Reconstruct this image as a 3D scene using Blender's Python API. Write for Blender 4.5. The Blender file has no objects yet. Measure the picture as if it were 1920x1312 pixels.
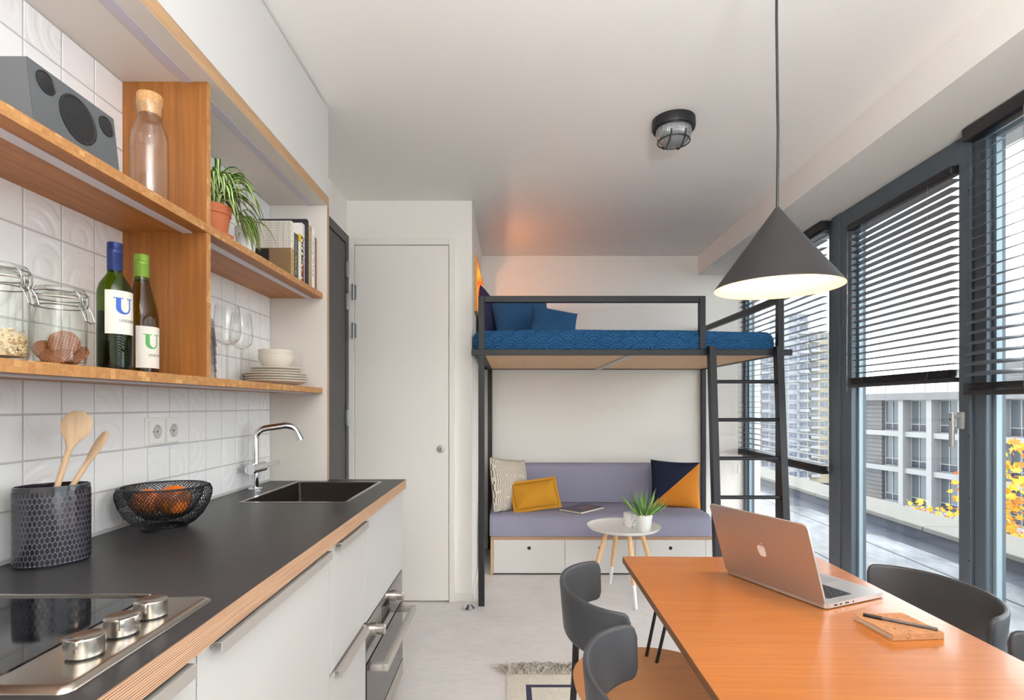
import bpy, bmesh, math, random
from math import sin, cos, pi, radians, sqrt, atan2
from mathutils import Vector, Matrix
RND = random.Random(11)
sc = bpy.context.scene
C = sc.collection

# ------------------------------------------------------------------ camera
EYE = 1.25
cam_d = bpy.data.cameras.new('camera'); cam = bpy.data.objects.new('camera', cam_d); C.objects.link(cam)
cam.location = (0, 0, EYE); cam.rotation_euler = (pi / 2, 0, 0)
cam_d.sensor_width = 36.0; cam_d.lens = 1020 / 1920 * 36
cam_d.shift_x = 5 / 1920; cam_d.shift_y = 104 / 1920
cam_d.clip_start = 0.05; cam_d.clip_end = 600
sc.camera = cam

# ------------------------------------------------------------------ world, exposure
world = bpy.data.worlds.new('overcast'); sc.world = world; world.use_nodes = True
wb = world.node_tree.nodes['Background']
wb.inputs[0].default_value = (0.92, 0.97, 1.0, 1); wb.inputs[1].default_value = 1.0
vs = sc.view_settings
vs.view_transform = 'Standard'; vs.look = 'None'; vs.gamma = 1.0; vs.use_curve_mapping = False
vs.exposure = 2.3
cy = sc.cycles
cy.max_bounces = 10; cy.diffuse_bounces = 6; cy.glossy_bounces = 5; cy.transmission_bounces = 6
cy.transparent_max_bounces = 40; cy.sample_clamp_indirect = 6.0; cy.caustics_reflective = False; cy.caustics_refractive = False

WX, WY, WS = 1.936, 2.287, 0.047            # window wall: point on its inner face and slope dX/dY
WRZ = -math.atan(WS)
WCOS = cos(WRZ)
def WM(): return Matrix.Translation((WX, WY, 0)) @ Matrix.Rotation(WRZ, 4, 'Z')

def window_portal(y0, y1, z0, z1):
    d = bpy.data.lights.new('daylight_portal', 'AREA'); d.shape = 'RECTANGLE'; d.size = y1 - y0; d.size_y = z1 - z0
    o = bpy.data.objects.new('daylight_portal', d); C.objects.link(o)
    d.cycles.is_portal = True
    loc = WM() @ Vector((0.16, (y0 + y1) / 2, (z0 + z1) / 2))
    o.location = loc; o.rotation_euler = (pi / 2, 0, WRZ + pi / 2)
    return o
for y0, y1 in ((1.04, 2.48), (0.05, 0.85), (-1.62, -0.02), (-3.5, -1.72)):
    window_portal(y0, y1, 0.05, 2.36)

# ------------------------------------------------------------------ materials
def lin(c):
    return tuple(((v / 255) / 12.92 if v / 255 <= 0.04045 else ((v / 255 + 0.055) / 1.055) ** 2.4) for v in c[:3]) + (1,)
class NT:
    def __init__(s, m): s.t = m.node_tree; s.t.nodes.clear(); s.out = s.n('ShaderNodeOutputMaterial')
    def n(s, typ, **kw):
        x = s.t.nodes.new(typ)
        for k, v in kw.items(): setattr(x, k, v)
        return x
    def l(s, a, b): s.t.links.new(a, b)
    def coords(s, scale=(1, 1, 1), gen='Object', rot=(0, 0, 0), loc=(0, 0, 0)):
        tc = s.n('ShaderNodeTexCoord'); mp = s.n('ShaderNodeMapping')
        mp.inputs['Scale'].default_value = scale; mp.inputs['Rotation'].default_value = rot; mp.inputs['Location'].default_value = loc
        s.l(tc.outputs[gen], mp.inputs[0]); return mp.outputs[0]
    def noise(s, vec, scale=5, detail=3, rough=.5, dist=0):
        x = s.n('ShaderNodeTexNoise'); x.inputs['Scale'].default_value = scale; x.inputs['Detail'].default_value = detail
        x.inputs['Roughness'].default_value = rough; x.inputs['Distortion'].default_value = dist
        s.l(vec, x.inputs['Vector']); return x.outputs['Fac']
    def ramp(s, fac, stops, interp='LINEAR'):
        x = s.n('ShaderNodeValToRGB'); e = x.color_ramp.elements; x.color_ramp.interpolation = interp
        while len(e) > 1: e.remove(e[-1])
        e[0].position = stops[0][0]; e[0].color = stops[0][1]
        for p, c in stops[1:]:
            k = e.new(p); k.color = c
        s.l(fac, x.inputs[0]); return x.outputs[0]
    def mix(s, fac, a, b, mode='MIX'):
        x = s.n('ShaderNodeMix', data_type='RGBA', blend_type=mode)
        for sock, v in ((x.inputs[0], fac), (x.inputs[6], a), (x.inputs[7], b)):
            if hasattr(v, 'is_linked'): s.l(v, sock)
            else: sock.default_value = v
        return x.outputs[2]
    def math(s, op, a, b=None, c=None):
        x = s.n('ShaderNodeMath', operation=op)
        for i, v in enumerate((a, b, c)):
            if v is None: continue
            if hasattr(v, 'is_linked'): s.l(v, x.inputs[i])
            else: x.inputs[i].default_value = v
        return x.outputs[0]
    def sep(s, vec):
        x = s.n('ShaderNodeSeparateXYZ'); s.l(vec, x.inputs[0]); return x.outputs
    def bump(s, h, strength=.3, dist=.002):
        x = s.n('ShaderNodeBump'); x.inputs['Strength'].default_value = strength; x.inputs['Distance'].default_value = dist
        s.l(h, x.inputs['Height']); return x.outputs[0]
    def bsdf(s, col, rough=.5, metal=0, normal=None, spec=.5, coat=0, **kw):
        b = s.n('ShaderNodeBsdfPrincipled')
        if hasattr(col, 'is_linked'): s.l(col, b.inputs['Base Color'])
        else: b.inputs['Base Color'].default_value = col
        if hasattr(rough, 'is_linked'): s.l(rough, b.inputs['Roughness'])
        else: b.inputs['Roughness'].default_value = rough
        b.inputs['Metallic'].default_value = metal; b.inputs['Specular IOR Level'].default_value = spec
        b.inputs['Coat Weight'].default_value = coat; b.inputs['Coat Roughness'].default_value = .1
        for k, v in kw.items(): b.inputs[k.replace('_', ' ')].default_value = v
        if normal is not None: s.l(normal, b.inputs['Normal'])
        s.l(b.outputs[0], s.out.inputs[0]); return b
MATS = {}
def newmat(name):
    m = bpy.data.materials.new(name); m.use_nodes = True; MATS[name] = m; return m, NT(m)
def plain(name, col, rough=.5, metal=0, spec=.5, noise=None, bump=None, coat=0, **kw):
    m, t = newmat(name); c = lin(col); nrm = None
    if noise:
        f = t.noise(t.coords(noise[2] if len(noise) > 2 else (1, 1, 1)), noise[0], 4)
        a = noise[1]
        c = t.ramp(f, [(.25, tuple(min(1, v * (1 - a)) for v in c[:3]) + (1,)), (.75, tuple(min(1, v * (1 + a)) for v in c[:3]) + (1,))])
    if bump:
        nrm = t.bump(t.noise(t.coords(bump[3] if len(bump) > 3 else (1, 1, 1)), bump[0], 3), bump[1], bump[2])
    t.bsdf(c, rough, metal, nrm, spec, coat, **kw); return m
def glow(name, col, strength):
    m, t = newmat(name); e = t.n('ShaderNodeEmission'); e.inputs[0].default_value = col; e.inputs[1].default_value = strength
    t.l(e.outputs[0], t.out.inputs[0]); return m
def glass(name, tint=(1, 1, 1), edge=(.6, .64, .63), ior=1.45, blend=.35, rough=0.0, gl=1.0):
    m, t = newmat(name)
    lw = t.n('ShaderNodeLayerWeight'); lw.inputs['Blend'].default_value = blend
    col = t.ramp(lw.outputs['Facing'], [(0, tint + (1,)), (.55, tint + (1,)), (1, edge + (1,))])
    tr = t.n('ShaderNodeBsdfTransparent'); t.l(col, tr.inputs[0])
    gb = t.n('ShaderNodeBsdfGlossy'); gb.inputs['Roughness'].default_value = rough; gb.inputs[0].default_value = (gl, gl, gl, 1)
    lf = t.n('ShaderNodeLayerWeight'); lf.inputs['Blend'].default_value = .5
    fr = t.math('MULTIPLY_ADD', t.math('POWER', lf.outputs['Facing'], 5.0), .70, ((ior - 1) / (ior + 1)) ** 2 * .8)
    mx = t.n('ShaderNodeMixShader'); t.l(fr, mx.inputs[0]); t.l(tr.outputs[0], mx.inputs[1]); t.l(gb.outputs[0], mx.inputs[2])
    t.l(mx.outputs[0], t.out.inputs[0]); return m
def wood(name, c1, c2, grain=(1, 1, 1), scale=20, rough=.45, strips=None, coat=0, var=.12, spec=.5, bump=.05):
    """grain: scale vector, small along the fibre. strips: snap vector for glued strips of differing tone"""
    m, t = newmat(name)
    v = t.coords(grain); f = t.noise(v, scale, 6, .65, .4)
    col = t.ramp(f, [(.3, lin(c1)), (.7, lin(c2))])
    if strips:
        vv = t.coords(); sn = t.n('ShaderNodeVectorMath', operation='SNAP'); t.l(vv, sn.inputs[0]); sn.inputs[1].default_value = strips
        wn = t.n('ShaderNodeTexWhiteNoise', noise_dimensions='3D'); t.l(sn.outputs[0], wn.inputs['Vector'])
        k = t.ramp(wn.outputs['Value'], [(0, (1 - var,) * 3 + (1,)), (1, (1 + var,) * 3 + (1,))])
        col = t.mix(1.0, col, k, 'MULTIPLY')
    t.bsdf(col, rough, 0, t.bump(f, bump, .001), spec, coat); return m
def plyedge(name, axis='Z', base=(184, 146, 116), dark=(108, 70, 46), pitch=.0036):
    m, t = newmat(name); v = t.coords(); x, y, z = t.sep(v)
    a = {'X': x, 'Y': y, 'Z': z}[axis]
    sc_ = {'X': (1, 6, 6), 'Y': (6, 1, 6), 'Z': (3, 3, 60)}[axis]
    w = t.math('SINE', t.math('MULTIPLY', a, 2 * pi / pitch)); w = t.math('MULTIPLY_ADD', w, .5, .5)
    n = t.noise(t.coords((12, 4, 260) if axis == 'Z' else ((260, 4, 12) if axis == 'X' else (12, 260, 4))), 1.5, 4, .6)
    f = t.math('ADD', t.math('MULTIPLY', w, .55), t.math('MULTIPLY', n, .6))
    col = t.ramp(f, [(.28, lin(dark)), (.5, lin(base)), (.95, lin(tuple(min(255, b + 22) for b in base)))])
    t.bsdf(col, .6); return m

white_wall = plain('white_wall', (236, 232, 226), .85, spec=.2, bump=(180, .05, .001))
ceiling_m = plain('ceiling_paint', (238, 234, 229), .9, spec=.15)
door_white = plain('door_white', (233, 228, 222), .45)
lam_white = plain('white_laminate', (214, 211, 208), .4)
front_white_dimmed = plain('white_laminate_dimmed', (188, 186, 184), .4)  # same white laminate, darkened to offset the strong light on the base fronts
lam_side = plain('pale_laminate', (214, 207, 199), .5)
dark_door = plain('dark_door_paint', (74, 73, 72), .5)
counter_m = plain('black_laminate', (50, 48, 49), .38, noise=(3, .12), spec=.45)
steel = plain('brushed_steel', (196, 190, 182), .24, 1.0)
alu = plain('anodised_aluminium', (186, 180, 174), .42, .55)
chrome = plain('chrome', (225, 226, 230), .06, 1.0)
sink_m = plain('dark_steel', (96, 88, 82), .32, 1.0)
black_metal = plain('black_powder_coat', (33, 33, 36), .45, .1)
black_plastic = plain('black_plastic', (30, 30, 32), .4)
hob_glass = plain('hob_glass', (12, 12, 14), .05, spec=.8)
frame_m = plain('window_frame_grey', (84, 95, 105), .4, .1)
slat_m = plain('blind_slat_grey', (112, 113, 119), .4, .35)
rail_m = plain('blind_rail_dark', (36, 34, 38), .45)
cord_m = plain('blind_cord', (120, 118, 124), .7)
clear = glass('window_glass', (.97, .985, .98), (.9, .94, .93), 1.45)
glassware = glass('clear_glassware', (.975, .975, .97), (.42, .43, .42), 1.5, .4)
jar_glass = glass('jar_glass', (.955, .965, .95), (.26, .31, .27), 1.5, .42)
stem_glass = glass('thick_glass', (.86, .84, .83), (.30, .28, .28), 1.5, .5)
bottle_green = glass('bottle_green_glass', (.30, .42, .03), (.03, .05, .005), 1.5, .5)
bottle_olive = glass('bottle_olive_glass', (.52, .46, .10), (.14, .13, .01), 1.5, .5)
bamboo_face = wood('bamboo_face', (154, 96, 44), (186, 124, 64), (8, .35, 8), 9, .45, (.019, 50, 50), var=.07)
bamboo_div = wood('bamboo_upright', (136, 82, 34), (166, 106, 50), (10, 10, .35), 9, .42, (.019, 50, 50), var=.07)
def bamboo_edge_mat(name, snap, ):
    m, t = newmat(name); v = t.coords()
    sn = t.n('ShaderNodeVectorMath', operation='SNAP'); t.l(v, sn.inputs[0]); sn.inputs[1].default_value = snap
    wn = t.n('ShaderNodeTexWhiteNoise', noise_dimensions='3D'); t.l(sn.outputs[0], wn.inputs['Vector'])
    col = t.ramp(wn.outputs['Value'], [(0, lin((168, 112, 62))), (.6, lin((184, 130, 76))), (.88, lin((190, 136, 82))), (1, lin((214, 168, 110)))])
    f = t.noise(t.coords((60, 60, 60)), 3, 4)
    col = t.mix(.18, col, t.ramp(f, [(.3, lin((150, 96, 48))), (.7, lin((226, 178, 118)))]))
    t.bsdf(col, .5); return m
bamboo_edge = bamboo_edge_mat('bamboo_edge', (9, .0135, .0100))
bamboo_vedge = bamboo_edge_mat('bamboo_edge_upright', (9, .0105, .016))
table_wood = wood('table_bamboo', (164, 94, 38), (186, 116, 52), (.45, 14, 14), 7, .3, (60, .021, 9), coat=.35, var=.035, spec=.8, bump=.02)
seat_wood = wood('seat_oak', (190, 132, 84), (206, 150, 100), (.6, 12, 12), 8, .45, var=.04)
beech = wood('beech', (206, 170, 132), (220, 188, 152), (12, 12, .6), 9, .55)
leg_wood = wood('leg_beech', (226, 178, 128), (236, 196, 150), (20, 20, .8), 6, .5)
ply_face = wood('plywood_face', (204, 158, 116), (226, 188, 146), (26, .5, 3), 5, .55, var=.05)
ply_z = plyedge('plywood_edge_layers', 'Z')
ply_x = plyedge('plywood_edge_upright', 'Y', pitch=.006)
ply_cab = plyedge('plywood_edge_cabinet', 'Z', (190, 152, 112), (124, 84, 50), .0055)
cork = plain('cork', (196, 146, 96), .85, noise=(260, .35), bump=(220, .3, .001))
grout = plain('tile_grout', (190, 187, 186), .9)
# ------------------------------------------------------------------ mesh helpers
class MB:
    def __init__(s): s.bm = bmesh.new(); s.mi = 0
    def _f(s, vs):
        try:
            f = s.bm.faces.new(vs); f.material_index = s.mi; return f
        except ValueError: return None
    def box(s, x0, x1, y0, y1, z0, z1, bev=0, seg=2, mats=None, M=None):
        v = [s.bm.verts.new((x, y, z)) for x in (x0, x1) for y in (y0, y1) for z in (z0, z1)]
        idx = {'nx': (0, 1, 3, 2), 'px': (4, 6, 7, 5), 'ny': (0, 4, 5, 1), 'py': (2, 3, 7, 6), 'nz': (0, 2, 6, 4), 'pz': (1, 5, 7, 3)}
        fs = []
        for k, q in idx.items():
            f = s._f([v[i] for i in q])
            if mats and k in mats: f.material_index = mats[k]
            fs.append(f)
        allv = v
        if bev:
            es = list({e for f in fs for e in f.edges})
            r = bmesh.ops.bevel(s.bm, geom=es, offset=bev, segments=seg, profile=.5, affect='EDGES')
            allv = list({w for f in r['faces'] for w in f.verts} | {w for f in fs if f.is_valid for w in f.verts})
        if M is not None: bmesh.ops.transform(s.bm, matrix=M, verts=allv)
        return s
    def loft(s, loops, cap=True, closed=False):
        L = [[s.bm.verts.new(p) for p in lp] for lp in loops]; n = len(L[0])
        rng = range(len(L)) if closed else range(len(L) - 1)
        for i in rng:
            a, b = L[i], L[(i + 1) % len(L)]
            for j in range(n): s._f([a[j], a[(j + 1) % n], b[(j + 1) % n], b[j]])
        if cap and not closed: s._f(L[0][::-1]); s._f(L[-1])
        return s
    def tube(s, pts, r, n=8, closed=False, cap=True):
        pts = [Vector(p) for p in pts]; N = len(pts); rr = r if isinstance(r, (list, tuple)) else [r] * N
        loops = []; up = None
        for i, p in enumerate(pts):
            if closed: d = pts[(i + 1) % N] - pts[i - 1]
            else: d = pts[min(i + 1, N - 1)] - pts[max(i - 1, 0)]
            d.normalize()
            if up is None:
                up = Vector((0, 0, 1)) if abs(d.z) < .9 else Vector((1, 0, 0))
            a = d.cross(up)
            if a.length < 1e-6: a = d.orthogonal()
            a.normalize(); b = a.cross(d).normalized(); up = b
            loops.append([p + (a * cos(2 * pi * k / n) + b * sin(2 * pi * k / n)) * rr[i] for k in range(n)])
        return s.loft(loops, cap, closed)
    def lathe(s, prof, c=(0, 0, 0), n=32, sx=1, sy=1, rot=0, M=None):
        rows = []; c = Vector(c); new = []
        for r, z in prof:
            if r < 1e-6:
                p = c + Vector((0, 0, z)); p = M @ p if M is not None else p
                rows.append([s.bm.verts.new(p)])
            else:
                row = []
                for k in range(n):
                    a = 2 * pi * k / n; x, y = r * sx * cos(a), r * sy * sin(a)
                    p = c + Vector((x * cos(rot) - y * sin(rot), x * sin(rot) + y * cos(rot), z))
                    row.append(s.bm.verts.new(M @ p if M is not None else p))
                rows.append(row)
        for a, b in zip(rows, rows[1:]):
            for k in range(n):
                k2 = (k + 1) % n
                if len(a) == 1 and len(b) == 1: continue
                if len(a) == 1: s._f([a[0], b[k2], b[k]])
                elif len(b) == 1: s._f([a[k], a[k2], b[0]])
                else: s._f([a[k], a[k2], b[k2], b[k]])
        return s
    def grid(s, fn, nu, nv, wrapu=False):
        V = [[s.bm.verts.new(fn(i / nu, j / nv)) for j in range(nv + 1)] for i in range(nu + (0 if wrapu else 1))]
        m = len(V)
        for i in range(nu):
            for j in range(nv): s._f([V[i][j], V[(i + 1) % m][j], V[(i + 1) % m][j + 1], V[i][j + 1]])
        return s
    def poly(s, pts): s._f([s.bm.verts.new(p) for p in pts]); return s
    def prism(s, pts, off):
        off = Vector(off); a = [Vector(p) for p in pts]
        return s.loft([a, [p + off for p in a]], True)
    def cyl(s, p0, p1, r0, r1=None, n=20):
        return s.tube([p0, p1], [r0, r0 if r1 is None else r1], n)
    def sphere(s, c, r, nu=20, nv=12, sc3=(1, 1, 1)):
        prof = [(r * sin(pi * i / nv), -r * cos(pi * i / nv)) for i in range(nv + 1)]
        M = Matrix.Translation(c) @ Matrix.Diagonal((*sc3, 1))
        return s.lathe(prof, (0, 0, 0), nu, M=M)
def rrect(w, h, r, n=4):
    """rounded rectangle outline centred on 0"""
    o = []
    for cx_, cy_, a0 in ((w / 2 - r, h / 2 - r, 0), (-w / 2 + r, h / 2 - r, pi / 2), (-w / 2 + r, -h / 2 + r, pi), (w / 2 - r, -h / 2 + r, 1.5 * pi)):
        for k in range(n + 1): o.append((cx_ + r * cos(a0 + k * pi / 2 / n), cy_ + r * sin(a0 + k * pi / 2 / n)))
    return o

WMX = {}
def link(name, data, parent=None):
    o = bpy.data.objects.new(name, data); C.objects.link(o)
    if parent is not None: o.parent = parent
    return o
def mesh_of(mb, name, mats, inv=None, smooth=.6):
    bm = mb.bm
    if inv is not None: bm.transform(inv)
    bmesh.ops.recalc_face_normals(bm, faces=bm.faces[:])
    me = bpy.data.meshes.new(name); bm.to_mesh(me); bm.free()
    for m in (mats if isinstance(mats, (list, tuple)) else [mats]): me.materials.append(m)
    if smooth:
        for p in me.polygons: p.use_smooth = True
        me.set_sharp_from_angle(angle=smooth)
    return me
def tag(o, label=None, cat=None, group=None, kind=None):
    if label: o['label'] = label
    if cat: o['category'] = cat
    if group: o['group'] = group
    if kind: o['kind'] = kind
    return o
def thing(name, label, cat, loc=(0, 0, 0), rz=0, group=None, kind=None, rot=None):
    o = link(name, None); o.location = loc; o.rotation_euler = rot or (0, 0, rz); o.empty_display_size = .05
    from mathutils import Euler
    WMX[o.name] = Matrix.Translation(loc) @ Euler(o.rotation_euler).to_matrix().to_4x4()
    return tag(o, label, cat, group, kind)
def part(parent, name, mb, mats, world=True, smooth=.6, label=None, kind=None):
    """mesh part; geometry is in world coordinates unless world=False (then in the thing's own frame)"""
    M = WMX.get(parent.name, Matrix.Identity(4))
    me = mesh_of(mb, name, mats, M.inverted() if world else None, smooth)
    o = link(name, me, parent); WMX[o.name] = M
    if label: o['label'] = label
    if kind: o['kind'] = kind
    return o
def solo(name, label, cat, mb, mats, group=None, kind=None, smooth=.6, base=True):
    """a thing that is one mesh, origin moved to the middle of its base"""
    c = Vector((0, 0, 0))
    if base:
        vs_ = [v.co for v in mb.bm.verts]
        lo = Vector([min(v[i] for v in vs_) for i in range(3)]); hi = Vector([max(v[i] for v in vs_) for i in range(3)])
        c = Vector(((lo.x + hi.x) / 2, (lo.y + hi.y) / 2, lo.z))
    me = mesh_of(mb, name, mats, Matrix.Translation(-c), smooth)
    o = link(name, me); o.location = c; WMX[o.name] = Matrix.Translation(c)
    return tag(o, label, cat, group, kind)
def copy_tree(o, parent=None):
    c = o.copy(); C.objects.link(c); c.parent = parent
    for ch in list(o.children): copy_tree(ch, c)
    return c
def text_mesh(txt, size):
    cu = bpy.data.curves.new('lettering', 'FONT'); cu.body = txt; cu.size = size; cu.align_x = 'LEFT'; cu.resolution_u = 3
    ob = bpy.data.objects.new('lettering', cu); C.objects.link(ob)
    dg = bpy.context.evaluated_depsgraph_get(); me = bpy.data.meshes.new_from_object(ob.evaluated_get(dg))
    bpy.data.objects.remove(ob); bpy.data.curves.remove(cu)
    vs_ = [v.co.copy() for v in me.vertices]; fs = [tuple(p.vertices) for p in me.polygons]; bpy.data.meshes.remove(me)
    return vs_, fs

# ------------------------------------------------------------------ the room
XL, YF, YD, XS, ZC, YB = -1.04, 4.77, 3.484, -.239, 2.56, -1.6
def floor_mat():
    m, t = newmat('poured_floor')
    f = t.noise(t.coords((1, 1.6, 1)), 3.2, 8, .62, .5); g = t.noise(t.coords((3, 9, 1)), 5, 6, .7, .8)
    col = t.ramp(f, [(.25, lin((210, 203, 201))), (.5, lin((222, 216, 214))), (.8, lin((230, 225, 223)))])
    col = t.mix(.3, col, t.ramp(g, [(.35, lin((196, 190, 188))), (.6, lin((230, 226, 224)))]))
    t.bsdf(col, t.math('MULTIPLY_ADD', f, .25, .32), 0, t.bump(g, .05, .001)); return m
fl = solo('floor', 'pale grey poured floor of the studio', 'floor', MB().box(XL, 2.2, YB, YF, -.12, 0), floor_mat(), kind='structure', base=False)
ce = solo('ceiling', 'white ceiling of the studio', 'ceiling', MB().box(XL, 2.2, YB, YF, ZC, ZC + .12), ceiling_m, kind='structure', base=False)
bk = MB(); bx = lambda y: 1.564 + .0276 * (y - 1.653)
bk.prism([(bx(YB), YB, 2.396), (bx(YF), YF, 2.396), (2.2, YF, 2.396), (2.2, YB, 2.396)], (0, 0, ZC - 2.396))
part(ce, 'bulkhead', bk, white_wall)
wl = solo('wall_left', 'white left wall behind the kitchen', 'wall', MB().box(XL - .12, XL - .008, YB, YD, 0, ZC), white_wall, kind='structure', base=False)
# wall strip beyond the tiles is flush with them
part(wl, 'plaster', MB().box(XL - .008, XL, 2.392, YD, 0, ZC), white_wall)
solo('wall_back', 'white far wall behind the loft bed', 'wall', MB().box(XS, 2.2, YF, YF + .12, 0, ZC), white_wall, kind='structure', base=False)
solo('wall_front', 'white wall behind the camera', 'wall', MB().box(XL - .12, 2.2, YB - .12, YB, 0, ZC), white_wall, kind='structure', base=False)
NY0, NY1, NZ0, NZ1 = 3.66, 4.50, 1.885, 2.262
wi = MB()
wi.box(XL, XS, YD, YD + .07, 0, ZC)
wi.box(XS - .07, XS, YD + .07, YF, 0, NZ0); wi.box(XS - .07, XS, YD + .07, YF, NZ1, ZC)
wi.box(XS - .07, XS, YD + .07, NY0, NZ0, NZ1); wi.box(XS - .07, XS, NY1, YF, NZ0, NZ1)
solo('wall_inner', 'white partition with the white door, beside the bed', 'wall', wi, white_wall, kind='structure', base=False)
bbm = plain('skirting_paint', (230, 226, 220), .5)
solo('baseboard_inner', 'low white skirting right of the white door', 'baseboard', MB().box(-.348, XS, YD - .012, YD, 0, .05, .002), bbm, kind='structure', base=False)
solo('baseboard_side', 'low white skirting along the bed side wall', 'baseboard', MB().box(XS, XS + .012, YD - .012, YF - .02, 0, .05, .002), bbm, kind='structure', base=False)

# tiles (each one a piece of the wall)
def tile_mat():
    m, t = newmat('white_glazed_tile'); oi = t.n('ShaderNodeObjectInfo')
    v = t.coords(); x, y, z = t.sep(v)
    r = oi.outputs['Random']
    cy_ = t.math('MULTIPLY', t.math('SUBTRACT', t.math('FRACT', t.math('MULTIPLY', r, 7.3)), .5), .10)
    cz_ = t.math('MULTIPLY', t.math('SUBTRACT', t.math('FRACT', t.math('MULTIPLY', r, 13.7)), .5), .12)
    d = t.math('SQRT', t.math('ADD', t.math('POWER', t.math('SUBTRACT', y, cy_), 2.0), t.math('POWER', t.math('SUBTRACT', z, cz_), 2.0)))
    ring = t.math('SINE', t.math('MULTIPLY', d, 190.0))
    on = t.math('GREATER_THAN', t.math('FRACT', t.math('MULTIPLY', r, 3.1)), .42)
    wob = t.noise(t.coords((1, 1, 1)), 26, 2)
    h = t.math('ADD', t.math('MULTIPLY', t.math('SMOOTH_MIN', ring, .2, .3), on), t.math('MULTIPLY', wob, 1.2))
    k = t.math('MULTIPLY_ADD', r, .06, .94)
    col = t.mix(1.0, lin((238, 237, 237)), (1, 1, 1, 1), 'MULTIPLY')
    t.bsdf(col, .12, 0, t.bump(h, .34, .0022), .5); return m
tile_m = tile_mat()
TP, TY0, TZ0 = .1005, 1.1638, 1.2305
TG = .0030
def tile_mesh(w, h):
    b = MB(); b.box(-.0065, 0, -w / 2, w / 2, -h / 2, h / 2, .0014, 1); return mesh_of(b, 'tile', tile_m, None, .5)
part(wl, 'grout_bed', MB().box(XL - .008, XL - .0009, .35, 2.392, .90, 2.13), grout)
tc_ = {}
ys = [TY0 + TP * k for k in range(-8, 13)]; zs = [TZ0 + TP * k for k in range(-4, 10)]
for i in range(len(ys) - 1):
    y0, y1 = ys[i] + TG / 2, min(ys[i + 1] - TG / 2, 2.366)
    if y1 - y0 < .01: continue
    for j in range(len(zs) - 1):
        z0, z1 = max(zs[j] + TG / 2, .924), min(zs[j + 1] - TG / 2, 2.119)
        if z1 - z0 < .008: continue
        key = (round(y1 - y0, 4), round(z1 - z0, 4))
        if key not in tc_: tc_[key] = tile_mesh(*key)
        o = link('tile', tc_[key], wl); o.location = (XL, (y0 + y1) / 2, (z0 + z1) / 2) - wl.location if False else Vector((XL, (y0 + y1) / 2, (z0 + z1) / 2)) - wl.location
        o.rotation_euler = (0, RND.uniform(-.004, .004), RND.uniform(-.004, .004))

# doors
d1 = thing('door_1', 'plain white flush door with a round keyhole', 'door', (-.687, YD, 0), kind='structure')
x0, x1 = -.987, -.3835
part(d1, 'leaf', MB().box(x0 + .003, x1 - .003, YD - .022, YD - .002, .008, 2.268, .0015, 1), door_white)
fr = MB()
fr.box(XL + .001, x0, YD - .026, YD, 0, 2.31, .002, 1); fr.box(x1, x1 + .034, YD - .026, YD, 0, 2.31, .002, 1); fr.box(x0, x1, YD - .026, YD, 2.272, 2.31, .002, 1)
part(d1, 'frame', fr, door_white)
hinge_m = plain('hinge_metal', (150, 150, 152), .38, .8)
def hinge(root, p, ax):
    """two-leaf lift-off hinge: knuckle tube with rings and a flange"""
    b = MB(); x, y, z = p
    b.cyl((x, y, z - .048), (x, y, z + .048), .0085, n=12)
    for dz in (-.05, -.016, .016, .045): b.cyl((x, y, z + dz), (x, y, z + dz + .005), .0096, n=12)
    if ax == 'x': b.box(x, x + .018, y + .004, y + .008, z - .045, z + .045)
    else: b.box(x - .008, x - .004, y - .02, y, z - .045, z + .045)
    part(root, 'hinge', b, hinge_m)
for z in (1.969, 1.725, .30): hinge(d1, (x0 - .004, YD - .032, z), 'x')
k = MB(); M = Matrix.Translation((-.437, YD - .022, .974)) @ Matrix.Rotation(pi / 2, 4, 'X')
k.lathe([(0, .008), (.019, .008), (.0235, .006), (.0245, 0)], M=M, n=28)
kl = part(d1, 'keyhole_rosette', k, alu)
part(kl, 'keyhole', MB().box(-.4395, -.4345, YD - .0315, YD - .0285, .966, .984), black_plastic)
d2 = thing('door_2', 'dark grey door in the left wall beyond the kitchen', 'door', (XL, 2.95, 0), kind='structure')
part(d2, 'leaf', MB().box(XL + .001, XL + .014, 2.45, 3.405, .01, 2.262, .0015, 1), dark_door)
fr = MB(); fr.box(XL + .0005, XL + .021, 3.41, YD - .03, 0, 2.325, .002, 1); fr.box(XL + .0005, XL + .021, 2.396, 2.445, 0, 2.325, .002, 1); fr.box(XL + .0005, XL + .021, 2.445, 3.41, 2.268, 2.325, .002, 1)
part(d2, 'frame', fr, dark_door)
for z in (2.10, 1.90, 1.173): hinge(d2, (XL + .026, 3.412, z), 'y')

# window wall
def wbox(b, x0, x1, y0, y1, z0, z1, bev=.003): return b.box(x0, x1, y0, y1, z0, z1, bev, 1)
ZL = 2.396
def fixed_window(name, label, y0, y1, fw=.055, thresh=.07):
    r = thing(name, label, 'window', (WX, WY, 0), WRZ, kind='structure')
    b = MB()
    wbox(b, .0, .08, y0, y0 + fw, 0, ZL); wbox(b, .0, .08, y1 - fw, y1, 0, ZL)
    wbox(b, .0, .08, y0 + fw, y1 - fw, 0, thresh); wbox(b, .0, .08, y0 + fw, y1 - fw, ZL - .05, ZL)
    part(r, 'frame', b, frame_m, False)
    bd = MB()
    for a0, a1 in ((y0 + fw, y0 + fw + .016), (y1 - fw - .016, y1 - fw)): bd.box(.028, .05, a0, a1, thresh, ZL - .05)
    bd.box(.028, .05, y0 + fw, y1 - fw, thresh, thresh + .016); bd.box(.028, .05, y0 + fw, y1 - fw, ZL - .066, ZL - .05)
    part(r, 'glazing_bead', bd, frame_bead, False)
    part(r, 'pane', MB().box(.036, .042, y0 + fw, y1 - fw, thresh, ZL - .05), clear, False)
    return r
frame_bead = plain('glazing_bead_pale', (150, 168, 178), .4, .2)
fixed_window('window_1', 'tall window beside the loft bed', 1.045, 2.50)
fixed_window('window_3', 'tall window right of the handle', -1.66, -.022, .06)
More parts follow.
